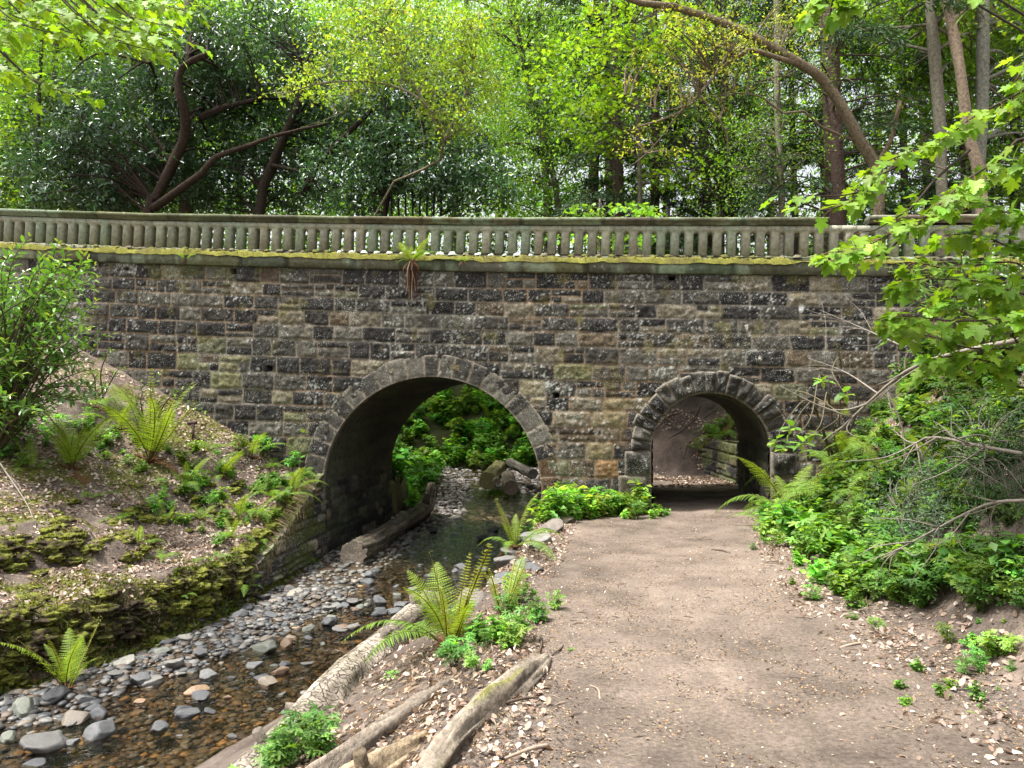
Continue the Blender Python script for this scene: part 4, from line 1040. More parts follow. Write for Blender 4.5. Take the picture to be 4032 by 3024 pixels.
def fern(pos, h, n, label, mixk=('arch', 'upright'), group=None, seed=0, lean=(0, 0), az=None, name='fern'):
    rg = np.random.default_rng(seed + 900); root = empty(name, tuple(pos)); tag(root, label, 'fern', group)
    o = bpy.data.objects.new('rootstock', ROOTST); COL.objects.link(o); o.parent = root; o.scale = (h, h, h)
    for k in range(n):
        kd = mixk[rg.integers(0, len(mixk))]; o = bpy.data.objects.new('frond', FR[kd][rg.integers(0, 5)]); COL.objects.link(o); o.parent = root
        a = 2 * np.pi * (k + rg.uniform(-.3, .3)) / n if az is None else az[0] + (az[1] - az[0]) * (k + .5) / n
        s_ = h * rg.uniform(.55, 1.15); o.scale = (s_ * rg.uniform(.85, 1.25), s_ * rg.uniform(.8, 1.2), s_); o.rotation_euler = (rg.uniform(-.25, .25) + lean[1], rg.uniform(-.18, .28) + lean[0] * math.cos(a), a + rg.uniform(-.25, .25))
        o.location = (.03 * math.cos(a), .03 * math.sin(a), 0)
    for k in range(n // 4):
        o = bpy.data.objects.new('dead_frond', DEADF); COL.objects.link(o); o.parent = root; s_ = h * rg.uniform(.4, .75); o.scale = (s_, s_, s_); o.rotation_euler = (rg.uniform(-.5, .5), rg.uniform(.7, 1.1), rg.uniform(0, 6.28))
    return root
F_ = fern
def fp(px, py, lift=0):
    p = hit(px, py).copy(); p[2] += lift; return p
# (base px, base py, height px, fronds, kinds, label)
ferns = [(72, 470, 68, 11, ('upright',), 'bright upright fern on the left bank below the laurel'),
         (150, 462, 88, 12, ('upright', 'young'), 'tall upright fern beside the laurel sapling on the left bank'),
         (252, 458, 40, 8, ('upright', 'arch'), 'fern standing on the mossy bank against the wall'),
         (310, 464, 42, 7, ('upright',), 'thin fern by the spring of the big arch'),
         (118, 520, 26, 6, ('arch',), 'small fern above the mossy hollow on the left bank'),
         (160, 560, 30, 6, ('arch',), 'low spreading fern on the mossy terrace'),
         (185, 488, 36, 7, ('arch', 'upright'), 'fern among litter in the middle of the left bank'),
         (222, 478, 40, 8, ('upright', 'arch'), 'feathery fern uphill of the retaining wall'),
         (275, 500, 38, 8, ('arch',), 'fern at the top of the retaining wall'),
         (240, 520, 34, 7, ('arch', 'upright'), 'fern hanging over the bank beside the retaining wall'),
         (262, 548, 34, 8, ('arch',), 'fern growing at the low end of the retaining wall'),
         (180, 600, 24, 5, ('arch',), 'tiny fern on the lip of the bank above the gravel'),
         (215, 560, 30, 6, ('arch',), 'fern on the bare litter above the undercut bank'),
         (68, 690, 84, 9, ('upright', 'young'), 'fern growing from the gravel at the foot of the left bank'),
         (120, 430, 46, 8, ('arch', 'upright'), 'pale fern behind the two tall ones near the wall'),
         (95, 408, 40, 7, ('arch',), 'fern at the foot of the wall beside the laurel'),
         (205, 452, 30, 6, ('arch',), 'fern beside the iron stake'),
         (300, 478, 26, 6, ('arch',), 'little fern at the corner of the big arch')]
for q, (px, py, hp, n, kd, lab) in enumerate(ferns):
    p = fp(px, py); fern(p, hp / 768 * p[1] * 1.12, n, lab, kd, seed=q)
for q, (px, py, hp, n, lab) in enumerate([(292, 492, 34, 8, 'fern on the crest of the retaining wall nearest the arch'), (255, 515, 36, 8, 'fern trailing over the middle of the retaining wall'), (230, 540, 32, 7, 'fern in the moss behind the low end of the wall'), (200, 520, 30, 7, 'small fern half way between the wall and the terrace'), (140, 545, 26, 6, 'little fern beside the moss cushions'), (90, 500, 28, 6, 'fern above the terrace at left'), (30, 470, 34, 7, 'fern near the left edge below the shrub'), (270, 470, 34, 8, 'fern at the wall foot left of the arch ring'), (240, 590, 34, 7, 'fern dangling from the bank at the wall end'), (165, 520, 26, 6, 'small fern in the litter hollow')]):
    p = fp(px, py); fern(p, hp / 768 * p[1] * 1.15, n, lab, ('arch', 'upright', 'arch'), seed=160 + q)
# foreground pair by the stream
p = fp(452, 648); fern(p + np.array([0, 0, .0]), 106 / 768 * p[1], 13, 'large foreground fern with curled tips between stream and path', ('young', 'young', 'upright'), seed=60)
p = fp(446, 644); fern(p, 95 / 768 * p[1], 4, 'green arching fern behind the large curled one', ('arch',), seed=61, az=(1.3, 4.3))
p = fp(503, 614); fern(p, 72 / 768 * p[1], 8, 'smaller curled fern right of the large foreground fern', ('young', 'upright'), seed=62)
p = at(515, 548, 9.6); fern(p, 62 / 768 * p[1], 9, 'fern leaning over the edging stones by the stream', ('upright', 'arch', 'young'), seed=63)
# right bank
rf = [(792, 516, 74, 15, 'big bright fern beside the right jamb of the small arch'), (812, 492, 60, 11, 'fern just behind the big bright one at the small arch'), (770, 528, 42, 8, 'low fern at the foot of the small arch jamb'),
      (835, 470, 46, 8, 'fern half way up the right bank near the wall'), (880, 452, 46, 8, 'fern under the dead branch on the right bank'), (905, 420, 44, 8, 'fern high on the right bank beneath the sycamore leaves'),
      (935, 470, 50, 8, 'yellowish fern in the middle of the right bank'), (955, 425, 46, 8, 'fern near the right edge above the dark bush'), (860, 420, 44, 8, 'fern on the bank level with the arch top'),
      (985, 395, 44, 7, 'fern at the top right of the bank'), (890, 385, 40, 10, 'curled young fern clump against the wall at right'), (868, 500, 40, 8, 'fern between herb patches on the right slope'), (915, 505, 36, 7, 'fern above the grey-green bush'), (845, 445, 40, 7, 'fern right of the arch ring stones'), (1000, 450, 46, 7, 'dark fern at the right edge of the frame'),
      (800, 478, 52, 11, 'tall fern against the wall just right of the jamb stones'), (832, 500, 54, 12, 'lush fern behind the leafy herbs by the path'), (858, 470, 54, 11, 'lush fern half hidden under the slanting dead branch'), (885, 480, 46, 9, 'fern between the lush one and the needle bush'), (845, 395, 40, 9, 'fern high against the wall below the bare twigs'), (920, 395, 50, 9, 'fern under the lowest sycamore leaves'), (960, 380, 48, 9, 'shaded fern under the laurel on the right bank')]
for q, (px, py, hp, n, lab) in enumerate(rf):
    p = fp(px, py); fern(p, hp / 768 * p[1] * 1.15, n, lab, ('arch', 'arch', 'upright') if 'curled' not in lab else ('young',), seed=80 + q)
# behind the bridge
for q, (px, py, hp, n, lab) in enumerate([(722, 440, 34, 9, 'fern on the bank top seen through the small arch'), (735, 425, 30, 8, 'upper fern seen through the small arch'), (718, 463, 16, 6, 'tiny fern hanging over the wall beyond the small arch'),
                                          (700, 452, 20, 8, 'low fern at the foot of the dirt slope beyond the small arch'), (745, 412, 30, 9, 'highest fern seen through the small arch'),
                                          (470, 440, 22, 8, 'left fern on the green slope beyond the big arch'), (490, 425, 22, 8, 'fern in the middle of the green slope beyond the big arch'), (505, 440, 20, 8, 'right fern on the green slope beyond the big arch'),
                                          (455, 415, 24, 8, 'upper left fern on the green slope beyond the arch'), (512, 418, 22, 8, 'upper right fern on the slope beyond the arch'), (480, 405, 22, 8, 'highest fern seen beyond the big arch')]):
    p = fp(px, py); fern(p, hp / 768 * p[1] * 1.2, n, lab, ('arch', 'upright'), seed=110 + q)
# the fern on the ledge with its hanging roots
a_ = TILT
def onwall(s, z, out=.08): return np.array([s * math.cos(a_) + -out * math.sin(a_), 15 - s * math.sin(a_) - out * math.cos(a_), z])
lf = fern(onwall(-1.98, 4.44, .16), .68, 12, 'fern growing out of the ledge with long brown roots hanging down the wall', ('upright', 'arch', 'upright'), seed=130)
mb = MB(); rg = np.random.default_rng(5)
for k in range(60):
    x = rg.normal(0, .045); y = rg.uniform(-.07, .0); L = rg.uniform(.35, .85); w1 = rg.normal(0, .03)
    P_ = [(x * .3, y, .02), (x, y - .02, -.15), (x + w1, y + .01, -L * .6), (x + w1 * 1.3 + rg.normal(0, .02), y + .02, -L)]
    pale = k < 7; cc = (.34, .25, .16) if pale else (.07, .028, .02); tube(mb, bez(P_, 9), np.linspace(.011 if pale else .008, .003, len(bez(P_, 9))), 4, cc)
o = mb.build('hanging_roots', M['twig'], lf); o.rotation_euler = (0, 0, -TILT)
fern(onwall(-.95, 4.42, .12), .3, 8, 'small half-brown fern hanging from the ledge right of the rooted one', ('arch',), seed=131)
fern(onwall(-6.9, 4.66, .1), .24, 5, 'tiny fern rooted on the ledge near the left end', ('arch',), seed=132)

# ------------------------------------------------------------------ herbs and ground cover
def herb_proto(kind, seed):
    rg = np.random.default_rng(seed); mb = MB()
    ns = 9
    for k in range(ns):
        a = rg.uniform(0, 6.28); h = rg.uniform(.5, 1.0); r = rg.uniform(.1, .55)
        P_ = np.array([(0, 0, 0), (r * .4 * math.cos(a), r * .4 * math.sin(a), h * .6), (r * math.cos(a), r * math.sin(a), h)]); Q = bez(P_, 6)
        tube(mb, Q, np.linspace(.012, .006, len(Q)), 3, (.10, .12, .03), cap=False)
        if kind == 'star':
            m = 5; t = rg.uniform(.55, 1, m); t[0] = 1; C = np.stack([np.interp(t, np.linspace(0, 1, len(Q)), Q[:, c]) for c in range(3)], 1)
            D = unit(rg.normal(size=(m, 3)) * np.array([1, 1, .25]) + np.array([math.cos(a), math.sin(a), 0]) * .4); leaves(mb, C, D, unit(rg.normal(size=(m, 3)) * .35 + np.array([0, 0, 1])), rg.uniform(.26, .4, m), T_STAR, F_STAR, vary((.15, .29, .06), m, .22, rg, .06))
        else:
            m = 12; t = np.linspace(.25, 1, m); C = np.stack([np.interp(t, np.linspace(0, 1, len(Q)), Q[:, c]) for c in range(3)], 1)
            D = unit(rg.normal(size=(m, 3)) * np.array([1, 1, .3])); leaves(mb, C, D, unit(rg.normal(size=(m, 3)) * .35 + np.array([0, 0, 1])), rg.uniform(.2, .32, m), [(a_[0], a_[1] * 1.4, a_[2]) for a_ in T_OVAL], F_OVAL, vary((.16, .30, .05), m, .28, rg, .10))
    return np.concatenate(mb.V), [(k, np.concatenate(f)) for k, f in mb.F.items()], np.concatenate(mb.C)
HP = {k: [herb_proto(k, 600 + i) for i in range(4)] for k in ('star', 'oval')}
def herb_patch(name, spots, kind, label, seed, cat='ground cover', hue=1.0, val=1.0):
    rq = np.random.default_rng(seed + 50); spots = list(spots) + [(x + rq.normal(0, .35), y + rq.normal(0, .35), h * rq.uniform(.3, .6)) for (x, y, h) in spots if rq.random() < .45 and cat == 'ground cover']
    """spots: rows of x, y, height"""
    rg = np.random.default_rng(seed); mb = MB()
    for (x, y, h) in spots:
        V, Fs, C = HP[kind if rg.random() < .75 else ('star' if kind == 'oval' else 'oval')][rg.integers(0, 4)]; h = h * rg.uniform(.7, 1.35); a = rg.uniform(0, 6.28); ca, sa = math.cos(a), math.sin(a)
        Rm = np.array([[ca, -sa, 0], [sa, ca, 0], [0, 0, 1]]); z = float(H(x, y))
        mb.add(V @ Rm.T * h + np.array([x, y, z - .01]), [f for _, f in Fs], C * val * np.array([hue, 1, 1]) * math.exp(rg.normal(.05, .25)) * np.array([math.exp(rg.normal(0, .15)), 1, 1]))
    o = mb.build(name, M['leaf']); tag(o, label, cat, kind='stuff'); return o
def patch_px(x0, x1, y0, y1, n, hp, seed, poly=None, y=None):
    rg = np.random.default_rng(seed); out = []
    tries = 0
    while len(out) < n and tries < n * 20:
        tries += 1
        px, py = rg.uniform(x0, x1), rg.uniform(y0, y1)
        if poly is not None and not poly(px, py): continue
        p = hit(px, py); out.append((p[0], p[1], hp / 768 * p[1] * rg.uniform(.6, 1.2)))
    return out
herb_patch('leafy_herbs', patch_px(790, 905, 520, 610, 60, 30, 1, lambda x, y: y < 545 + (905 - x) * .0 + 60 * math.sin((x - 790) / 115 * 3.14)), 'oval', 'dense leafy herbs beside the path below the bright fern', 1)
herb_patch('leafy_herbs', patch_px(760, 800, 520, 555, 16, 22, 21), 'oval', 'low leafy herbs at the foot of the big bright fern', 21)
herb_patch('lobed_herbs', patch_px(860, 1024, 560, 655, 85, 34, 2, lambda x, y: y < 600 + (x - 860) * .15), 'star', 'deep green lobed-leaved herbs massed on the lower right bank', 2, val=.8)
herb_patch('lobed_herbs', patch_px(930, 1024, 640, 680, 10, 20, 22), 'star', 'scattered lobed herbs in the lower right litter', 22)
herb_patch('leafy_herbs', patch_px(890, 1020, 655, 740, 9, 16, 23), 'oval', 'small seedlings in the litter at the lower right', 23)
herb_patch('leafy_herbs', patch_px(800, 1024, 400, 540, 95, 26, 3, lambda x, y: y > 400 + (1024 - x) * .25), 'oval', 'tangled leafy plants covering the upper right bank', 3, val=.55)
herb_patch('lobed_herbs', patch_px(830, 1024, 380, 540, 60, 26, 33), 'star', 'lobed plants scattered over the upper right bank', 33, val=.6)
sp = [(p[0] + .0, p[1], .42) for p in []]
rg = np.random.default_rng(9); sp = []
for k in range(95):
    y = rg.uniform(12.6, 14.75); x = rg.uniform(ip(y, PL) - .45, ip(y, PL) + 1.25 * sm(12.5, 14.5, y) + .35)
    sp.append((x, y, rg.uniform(.25, .55)))
herb_patch('leafy_herbs', sp, 'oval', 'bright leafy herbs crowded at the foot of the pier between the arches', 4)
herb_patch('leafy_herbs', [(2.25 + rg.normal(0, .25), 13.9 + rg.normal(0, .2), .3) for _ in range(12)], 'oval', 'small herb cushion by the left jamb of the small arch', 5)
herb_patch('lobed_herbs', patch_px(452, 520, 632, 672, 15, 24, 6) + patch_px(505, 560, 590, 625, 10, 20, 7), 'star', 'lobed herbs along the path edge beside the foreground ferns', 6)
rg = np.random.default_rng(19)
herb_patch('lobed_herbs', [(rg.uniform(-1.55, -1.0), rg.uniform(4.0, 4.7), .22) for _ in range(10)], 'star', 'lobed herbs with pink flowers at the bottom of the frame by the log', 8)
herb_patch('leafy_herbs', patch_px(180, 330, 470, 540, 40, 14, 10), 'oval', 'small green plants on the mossy bank by the retaining wall', 10)
herb_patch('lobed_herbs', patch_px(0, 130, 415, 470, 30, 16, 11), 'star', 'small lobed plants below the laurel', 11)
herb_patch('green_undergrowth', [(rg.uniform(-7, 4), rg.uniform(32.5, 41), rg.uniform(.3, 1.0)) for _ in range(520)], 'oval', 'green undergrowth on the slope beyond the big arch', 12, 'undergrowth', .9, val=1.1)
herb_patch('green_undergrowth', [(rg.uniform(-6, -2.6), rg.uniform(21, 30), rg.uniform(.4, .9)) for _ in range(110)], 'oval', 'dark undergrowth on the left bank beyond the big arch', 13, 'undergrowth', .8)
herb_patch('green_undergrowth', [(rg.uniform(6.0, 8), rg.uniform(20.5, 24), rg.uniform(.3, .5)) for _ in range(20)], 'star', 'plants on top of the wall beyond the small arch', 14, 'undergrowth')
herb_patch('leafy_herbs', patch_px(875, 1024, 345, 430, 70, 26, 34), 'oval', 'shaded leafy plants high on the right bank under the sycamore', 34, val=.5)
_r = np.random.default_rng(36); herb_patch('leafy_herbs', [(float(ip(y, PR)) + dx, y, h) for y, dx, h in zip(_r.uniform(1.5, 8.5, 190), _r.uniform(1.3, 4.5, 190), _r.uniform(.15, .45, 190))], 'oval', 'leafy plants up the near end of the right bank', 36, val=.8)
herb_patch('lobed_herbs', patch_px(130, 320, 440, 560, 34, 16, 35), 'star', 'small ferny plants dotted over the left bank litter', 35)
# moss-covered clods and cushions that break the bank's outline
mb = MB(); rg = np.random.default_rng(70); spots = []
for k in range(210):
    y = rg.uniform(6.6, 12.4); spots.append((float(ip(y, EL)) - rg.uniform(.06, .30), y, rg.uniform(.04, .15), rg.uniform(-.40, -.02)))
for k in range(60):
    y = rg.uniform(12.2, 15.2); spots.append((float(ip(y, EL)) - rg.uniform(.10, .35), y, rg.uniform(.04, .11), -.02))
for (a, b_, ry, n_) in [(60, 540, 18, 26), (125, 530, 16, 22), (20, 560, 16, 16), (160, 510, 14, 14), (220, 500, 18, 16), (262, 520, 18, 16), (20, 625, 20, 16), (110, 620, 16, 16)]:
    for k in range(n_):
        p = hit(a + rg.normal(0, 24), b_ + rg.normal(0, ry)); spots.append((p[0], p[1], rg.uniform(.04, .13), -.045))
for (x, y, r, dz) in spots:
    v, f = IC[3]; v = v * (1 + 1.0 * fbm(v[:, 0] * 2.2 + x * 9, v[:, 1] * 2.2 + y * 9, v[:, 2] * 2.2, 5, 4))[:, None] * np.array([1.3, 1.3, .6]) * r
    mk = sm(-.2, .2, fbm((v[:, 0] + x) * 7, (v[:, 1] + y) * 7, v[:, 2] * 7, 8, 3) + .1)[:, None]; c = (np.array([.055, .042, .03]) * (1 - mk) + np.array([.16, .17, .035]) * mk) * (1 + .8 * fbm(v[:, 0] * 40, v[:, 1] * 40, v[:, 2] * 40, 7, 2))[:, None]
    mb.add(v + np.array([x, y, float(H(x - .05, y)) + dz]), f, c.clip(.01, .5))
tag(mb.build('moss_cushions', M['moss'], smooth=True), 'moss-covered clods and cushions along the broken left bank', 'moss', kind='stuff')
V0 = np.array([(q[0], q[1]) for q in spots]); kk = rg.integers(0, len(V0), 24000); rr0 = np.array([q[2] for q in spots])[kk]; dz0 = np.array([q[3] for q in spots])[kk]; dd0 = rand_unit(24000, rg); dd0[:, 2] = np.abs(dd0[:, 2])
mb = MB(); P0 = np.stack([V0[kk, 0], V0[kk, 1], H(V0[kk, 0] - .05, V0[kk, 1]) + dz0], 1) + dd0 * rr0[:, None] * np.array([1.2, 1.2, .62])
leaves(mb, P0, unit(dd0 + .8 * rand_unit(24000, rg)), rand_unit(24000, rg), rg.uniform(.015, .045, 24000), T_OVAL, F_OVAL, vary((.13, .14, .03), 24000, .5, rg, .15)); tag(mb.build('bank_moss', M['fern']), 'tufted moss on the cushions of the left bank', 'moss', kind='stuff')
# fine dead sticks in the litter of both banks
mb = MB(); n = 900; Y = rg.uniform(5.5, 15, n); lf_ = rg.random(n) < .6; X = np.where(lf_, ip(Y, EL) - .4 - rg.random(n) * 6, ip(Y, PR) + rg.random(n) * 3 - .3); Y = np.where(lf_ | (Y > 3), Y, 3)
for x, y in zip(X, Y):
    a = rg.uniform(0, 6.28); L = rg.uniform(.06, .4); z = float(H(x, y)) + .02; x2, y2 = x + L * math.cos(a), y + L * math.sin(a); z2 = float(H(x2, y2)) + rg.uniform(.01, .08)
    tube(mb, [(x, y, z), ((x + x2) / 2 + rg.normal(0, .02), (y + y2) / 2, (z + z2) / 2 + .015), (x2, y2, z2)], [.005, .004, .002], 3, [(.22, .19, .16), (.10, .07, .05), (.16, .12, .09)][rg.integers(0, 3)], cap=False)
tag(mb.build('fallen_sticks', M['twig']), 'thin fallen sticks scattered through the litter on both banks', 'sticks', kind='stuff')
# low green screen of shrubs behind the bridge
mb = MB(); rg = np.random.default_rng(67); n = 3000
Y = rg.uniform(24, 33, n); X = rg.uniform(-.72, .72, n) * Y; Z = 3.6 + 6.5 * rg.random(n) ** 1.3
def low_screen():
    P = np.repeat(np.stack([X, Y, Z], 1), 9, 0) + rg.normal(size=(n * 9, 3)) * np.array([.45, .45, .2]); N = unit(rg.normal(size=(n * 9, 3)) + np.array([0, 0, 1.2]))
    leaves(mb, P, np.cross(N, rand_unit(n * 9, rg)), N, rg.uniform(.12, .26, n * 9), T_OVAL, F_OVAL, np.repeat(vary((.075, .15, .03), n, .6, rg, .1), 9, 0))
low_screen(); tag(mb.build('green_undergrowth', M['leaf']), 'leafy undergrowth seen through the balustrade openings', 'undergrowth', kind='stuff')
# grass, roots and trailing stems along the lip of the left bank
mb = MB(); rg = np.random.default_rng(68)
for k in range(330):
    y = rg.uniform(6.5, 12.6); x = float(ip(y, EL)) - .16 + rg.normal(0, .06); z = float(H(x - .1, y)); L = rg.uniform(.06, .34) * (1 if rg.random() < .5 else .5); dx = rg.uniform(.02, .22)
    tube(mb, [(x - .08, y, z), (x + dx * .6, y + rg.normal(0, .04), z - L * .35), (x + dx * .8 + rg.normal(0, .03), y + rg.normal(0, .08), z - L)], [.006, .004, .002], 3, [(.07, .045, .03), (.10, .075, .05), (.05, .03, .02), (.10, .12, .03)][rg.integers(0, 4)], cap=False)
for k in range(260):
    y = rg.uniform(12.2, 15.3); x = float(ip(y, EL)) - .1; z = float(ip(y, [(12.1, -1.0), (12.8, -.9), (13.5, -.6), (14.5, -.2), (15.4, .2)])); L = rg.uniform(.1, .4)
    tube(mb, [(x - .1, y, z + .06), (x + .1, y + rg.normal(0, .04), z - L * .2), (x + .14 + rg.normal(0, .02), y + rg.normal(0, .08), z - L)], [.006, .004, .002], 3, [(.28, .20, .11), (.16, .12, .07), (.12, .15, .03)][rg.integers(0, 3)], cap=False)
tag(mb.build('trailing_roots', M['twig']), 'trailing roots and dead stems hanging over the lip of the left bank', 'roots', kind='stuff')
mb = MB(); n = 24000; Y = rg.uniform(6, 15.4, n); top = rg.random(n); X = ip(Y, EL) - .26 + .34 * rg.random(n)
scatter_on(mb, X, Y, rg.uniform(.03, .09, n), T_OVAL, F_OVAL, vary((.10, .115, .03), n, .5, rg, .15), lift=.03, tilt=2.2, rng=rg)
tag(mb.build('bank_moss', M['fern']), 'shaggy moss covering the steep edge of the left bank', 'moss', kind='stuff')
#@@PART3

# ------------------------------------------------------------------ trees and shrubs
LIME = (.20, .34, .035); MID = (.10, .20, .035); DEEP = (.035, .075, .022); BUD = (.34, .38, .06); LAUR = (.045, .095, .045)
def px_ell(px, py, y, rx, ry, ryd):
    c = at(px, py, y); return (c, np.array([rx / 768 * y, ryd, ry / 768 * y]))

def cluster_points(ells, n, rg, shell=.3):
    vol = np.array([e[1].prod() for e in ells]); idx = rg.choice(len(ells), n, p=vol / vol.sum())
    d = rand_unit(n, rg); r = rg.random(n) ** (1 / 3 * (1 - shell)) if shell else rg.random(n) ** (1 / 3)
    C = np.array([e[0] for e in ells])[idx]; Q = np.array([e[1] for e in ells])[idx]
    return C + d * r[:, None] * Q

def foliage(mb, pts, per, spread, size, tmpl, faces, col, rg, flat=1.2, amt=.28, origin=0, brown=0):
    n = len(pts) * per
    P = np.repeat(pts, per, 0) + rg.normal(size=(n, 3)) * np.array(spread)
    N = unit(rg.normal(size=(n, 3)) + np.array([0, 0, flat])); D = unit(np.cross(N, rand_unit(n, rg)) + np.array([0, 0, -.25]))
    cc = np.repeat(vary(col, len(pts), amt, rg, .08), per, 0) * np.exp(rg.normal(0, .14, (n, 1)))
    leaves(mb, P - origin, D, N, rg.uniform(.75, 1.25, n) * size, tmpl, faces, cc)

def limb_to(mb, a, b, r, rg, col, sag=.12, n=5):
    L = np.linalg.norm(b - a); m = (a + b) / 2 + rg.normal(0, .07 * L, 3) + np.array([0, 0, sag * L])
    Q = bez([a, m, b], 7); tube(mb, Q, np.linspace(r, r * .25, len(Q)), n, col, cap=False)

def tree(name, label, cat, trunk, rad, bark, ells, ncl, per, spread, size, col, seed, tm=(T_OVAL, F_OVAL), mat='leaf', limbs=30, group=None, extra=(), flat=1.2, bmat='bark', sub=2, amt=.28, limb_r=.3, smooth=True, shell=.3):
    """trunk: list of world points; ells: where the foliage is"""
    rg = np.random.default_rng(seed); T = bez(np.array(trunk, float), 18); base = T[0].copy()
    root = empty(name, tuple(base)); tag(root, label, cat, group)
    mb = MB(); rr = np.interp(np.linspace(0, 1, len(T)), np.linspace(0, 1, len(rad)), rad)
    tube(mb, T - base, rr, 14, bark, rough=.28, seed=seed)
    for (P_, r_) in extra:
        Q = bez(np.array(P_, float), 14); tube(mb, Q - base, np.linspace(r_[0], r_[1], len(Q)), 8, bark, rough=.12, seed=seed + 1)
    pts = cluster_points(ells, ncl, rg, shell) if ncl else np.zeros((0, 3))
    if limbs and ncl:
        allT = [T] + [bez(np.array(P_, float), 14) for P_, _ in extra]; A = np.concatenate(allT)
        for k in range(min(limbs, ncl)):
            q = pts[rg.integers(0, ncl)]; dz = np.linalg.norm((A - q) * np.array([1, 1, 1.4]) + np.array([0, 0, .6]), axis=1)
            j = int(np.argmin(dz)); a = A[j]
            if np.linalg.norm(q - a) < .3: continue
            L = np.linalg.norm(q - a); limb_to(mb, a - base, q - base, max(.012, min(rr.max() * limb_r, .02 * L + .01)), rg, np.array(bark) * .9)
            for _ in range(sub):
                t = rg.uniform(.4, .9); s_ = a + (q - a) * t + np.array([0, 0, .12 * L * (1 - abs(2 * t - 1))]); e_ = s_ + rg.normal(0, .22 * L + .2, 3) * np.array([1, 1, .6])
                limb_to(mb, s_ - base, e_ - base, .010, rg, np.array(bark) * .9, .05, 3); 
                pts = np.concatenate([pts, e_[None]])
    mb.build('trunk', M[bmat], root, smooth=smooth)
    if ncl:
        m2 = MB(); foliage(m2, pts, per, spread, size, tm[0], tm[1], col, rg, flat, amt, base); m2.build('crown', M[mat], root)
    return root

def groundpt(px, y, py=215):
    c = at(px, py, y); return np.array([c[0], y, float(H(c[0], y)) - .1])
def up(px0, px1, y, top=-60):
    a = groundpt(px0, y); m = at(px0 * .5 + px1 * .5 + random.uniform(-2, 2), 110, y); b = at(px1, 0, y); c = at(px1 + (px1 - px0) * .4, top, y + .5)
    return [a, at(px0, 225, y) if a[2] < at(px0, 225, y)[2] else a + np.array([0, 0, .5]), m, b, c]

# conifers with bare lower trunks and drooping dark branches
def conifer(label, px0, px1, y, wpx, seed, bark=(.10, .075, .058), zb=2.5, blen=3.0, nb=46, needles=34, col=(.04, .078, .032), group='conifers behind the bridge', dead=.35, top=-60):
    rg = np.random.default_rng(seed); T = bez(np.array(up(px0, px1, y, top)), 18); base = T[0].copy(); base0 = base
    root = empty('conifer', tuple(base)); tag(root, label, 'conifer', group)
    r = wpx / 768 * y / 2; mb = MB(); tube(mb, T - base, np.linspace(r * 1.15, r * .75, len(T)), 14, bark, rough=.1, seed=seed); mb.build('trunk', M['bark'], root, smooth=True)
    mb = MB(); m2 = MB(); z0 = base[2] + zb; z1 = T[-1][2]; C = []; D = []
    for k in range(nb):
        z = z0 + (z1 - z0) * (k + rg.random()) / nb; c = np.array([np.interp(z, T[:, 2], T[:, 0]), np.interp(z, T[:, 2], T[:, 1]), z])
        a = rg.uniform(0, 6.28); L = blen * rg.uniform(.45, 1.1); dr = rg.uniform(.05, .3)
        P_ = bez([c, c + np.array([math.cos(a) * L * .5, math.sin(a) * L * .5, .06 * L]), c + np.array([math.cos(a) * L, math.sin(a) * L, -dr * L])], 8)
        tube(mb, P_ - base, np.linspace(.03, .006, len(P_)), 4, np.array(bark) * .7, cap=False)
        d = np.array([math.cos(a), math.sin(a), -dr]); sd = np.array([-math.sin(a), math.cos(a), 0])
        bare = rg.random() < dead
        for q in range(needles if not bare else 3):
            t = rg.uniform(.25, 1); p = np.array([np.interp(t, np.linspace(0, 1, len(P_)), P_[:, c_]) for c_ in range(3)]); sg = rg.choice([-1, 1]); l = L * .34 * (1.15 - t) + .12
            e = p + (d * .55 + sd * sg * .8 + np.array([0, 0, -.22])) * l; 
            for w_ in np.linspace(.15, 1, 5): C.append(p + (e - p) * w_ + rg.normal(0, .03, 3)); D.append((e - p) + rg.normal(0, .25, 3) * l)
    mb.build('branches', M['twig'], root)
    C = np.array(C); D = unit(np.array(D)); n = len(C); rep = 3
    C = np.repeat(C, rep, 0) + rg.normal(0, .05, (n * rep, 3)); D = unit(np.repeat(D, rep, 0) + rg.normal(0, .5, (n * rep, 3))); n = len(C)
    leaves(m2, C - base, D, unit(rg.normal(size=(n, 3)) * .5 + np.array([0, 0, 1])), rg.uniform(.10, .24, n), [(0, 0, 0), (.4, .12, 0), (1, 0, -.1), (.4, -.10, 0)], F_OVAL, vary(col, n, .35, rg, .1))
    m2.build('crown', M['needle'], root); return root
for q, a in enumerate([('grey-brown conifer trunk leftmost of the tall conifers', 593, 597, 27, 9, (.11, .09, .075)), ('dark straight conifer second from the left of the tall ones', 619, 615, 25, 11, (.075, .055, .045)),
                       ('reddish conifer trunk with cleft base near the centre right', 655, 653, 27, 9, (.10, .065, .05)), ('dark conifer trunk in the middle of the wood', 708, 700, 27.5, 10, (.06, .05, .04)),
                       ('widest rough-barked conifer trunk behind the balustrade gap', 836, 828, 20, 19, (.12, .085, .07)), ('dark conifer between the pale trunks at right', 968, 962, 24, 12, (.06, .045, .04)),
                       ('thin dark conifer behind the thin pale tree', 795, 790, 28, 6, (.07, .055, .045)), ('dark conifer at the right edge of the frame', 1015, 1012, 26, 9, (.06, .05, .045)), ('slim conifer right of the widest trunk', 905, 900, 28, 7, (.07, .055, .05)),
                       ('slender grey conifer close to the reddish trunk', 668, 667, 31, 4, (.10, .085, .07))]):
    conifer(a[0], a[1], a[2], a[3], a[4], 700 + q, a[5], blen=[3.6, 3.2, 3.0, 2.6, 3.4, 3.8, 3.6, 3.6, 4.0, 2.6][q], nb=[60, 50, 50, 44, 60, 70, 70, 60, 80, 40][q])

BARKP = (.22, .20, .155)
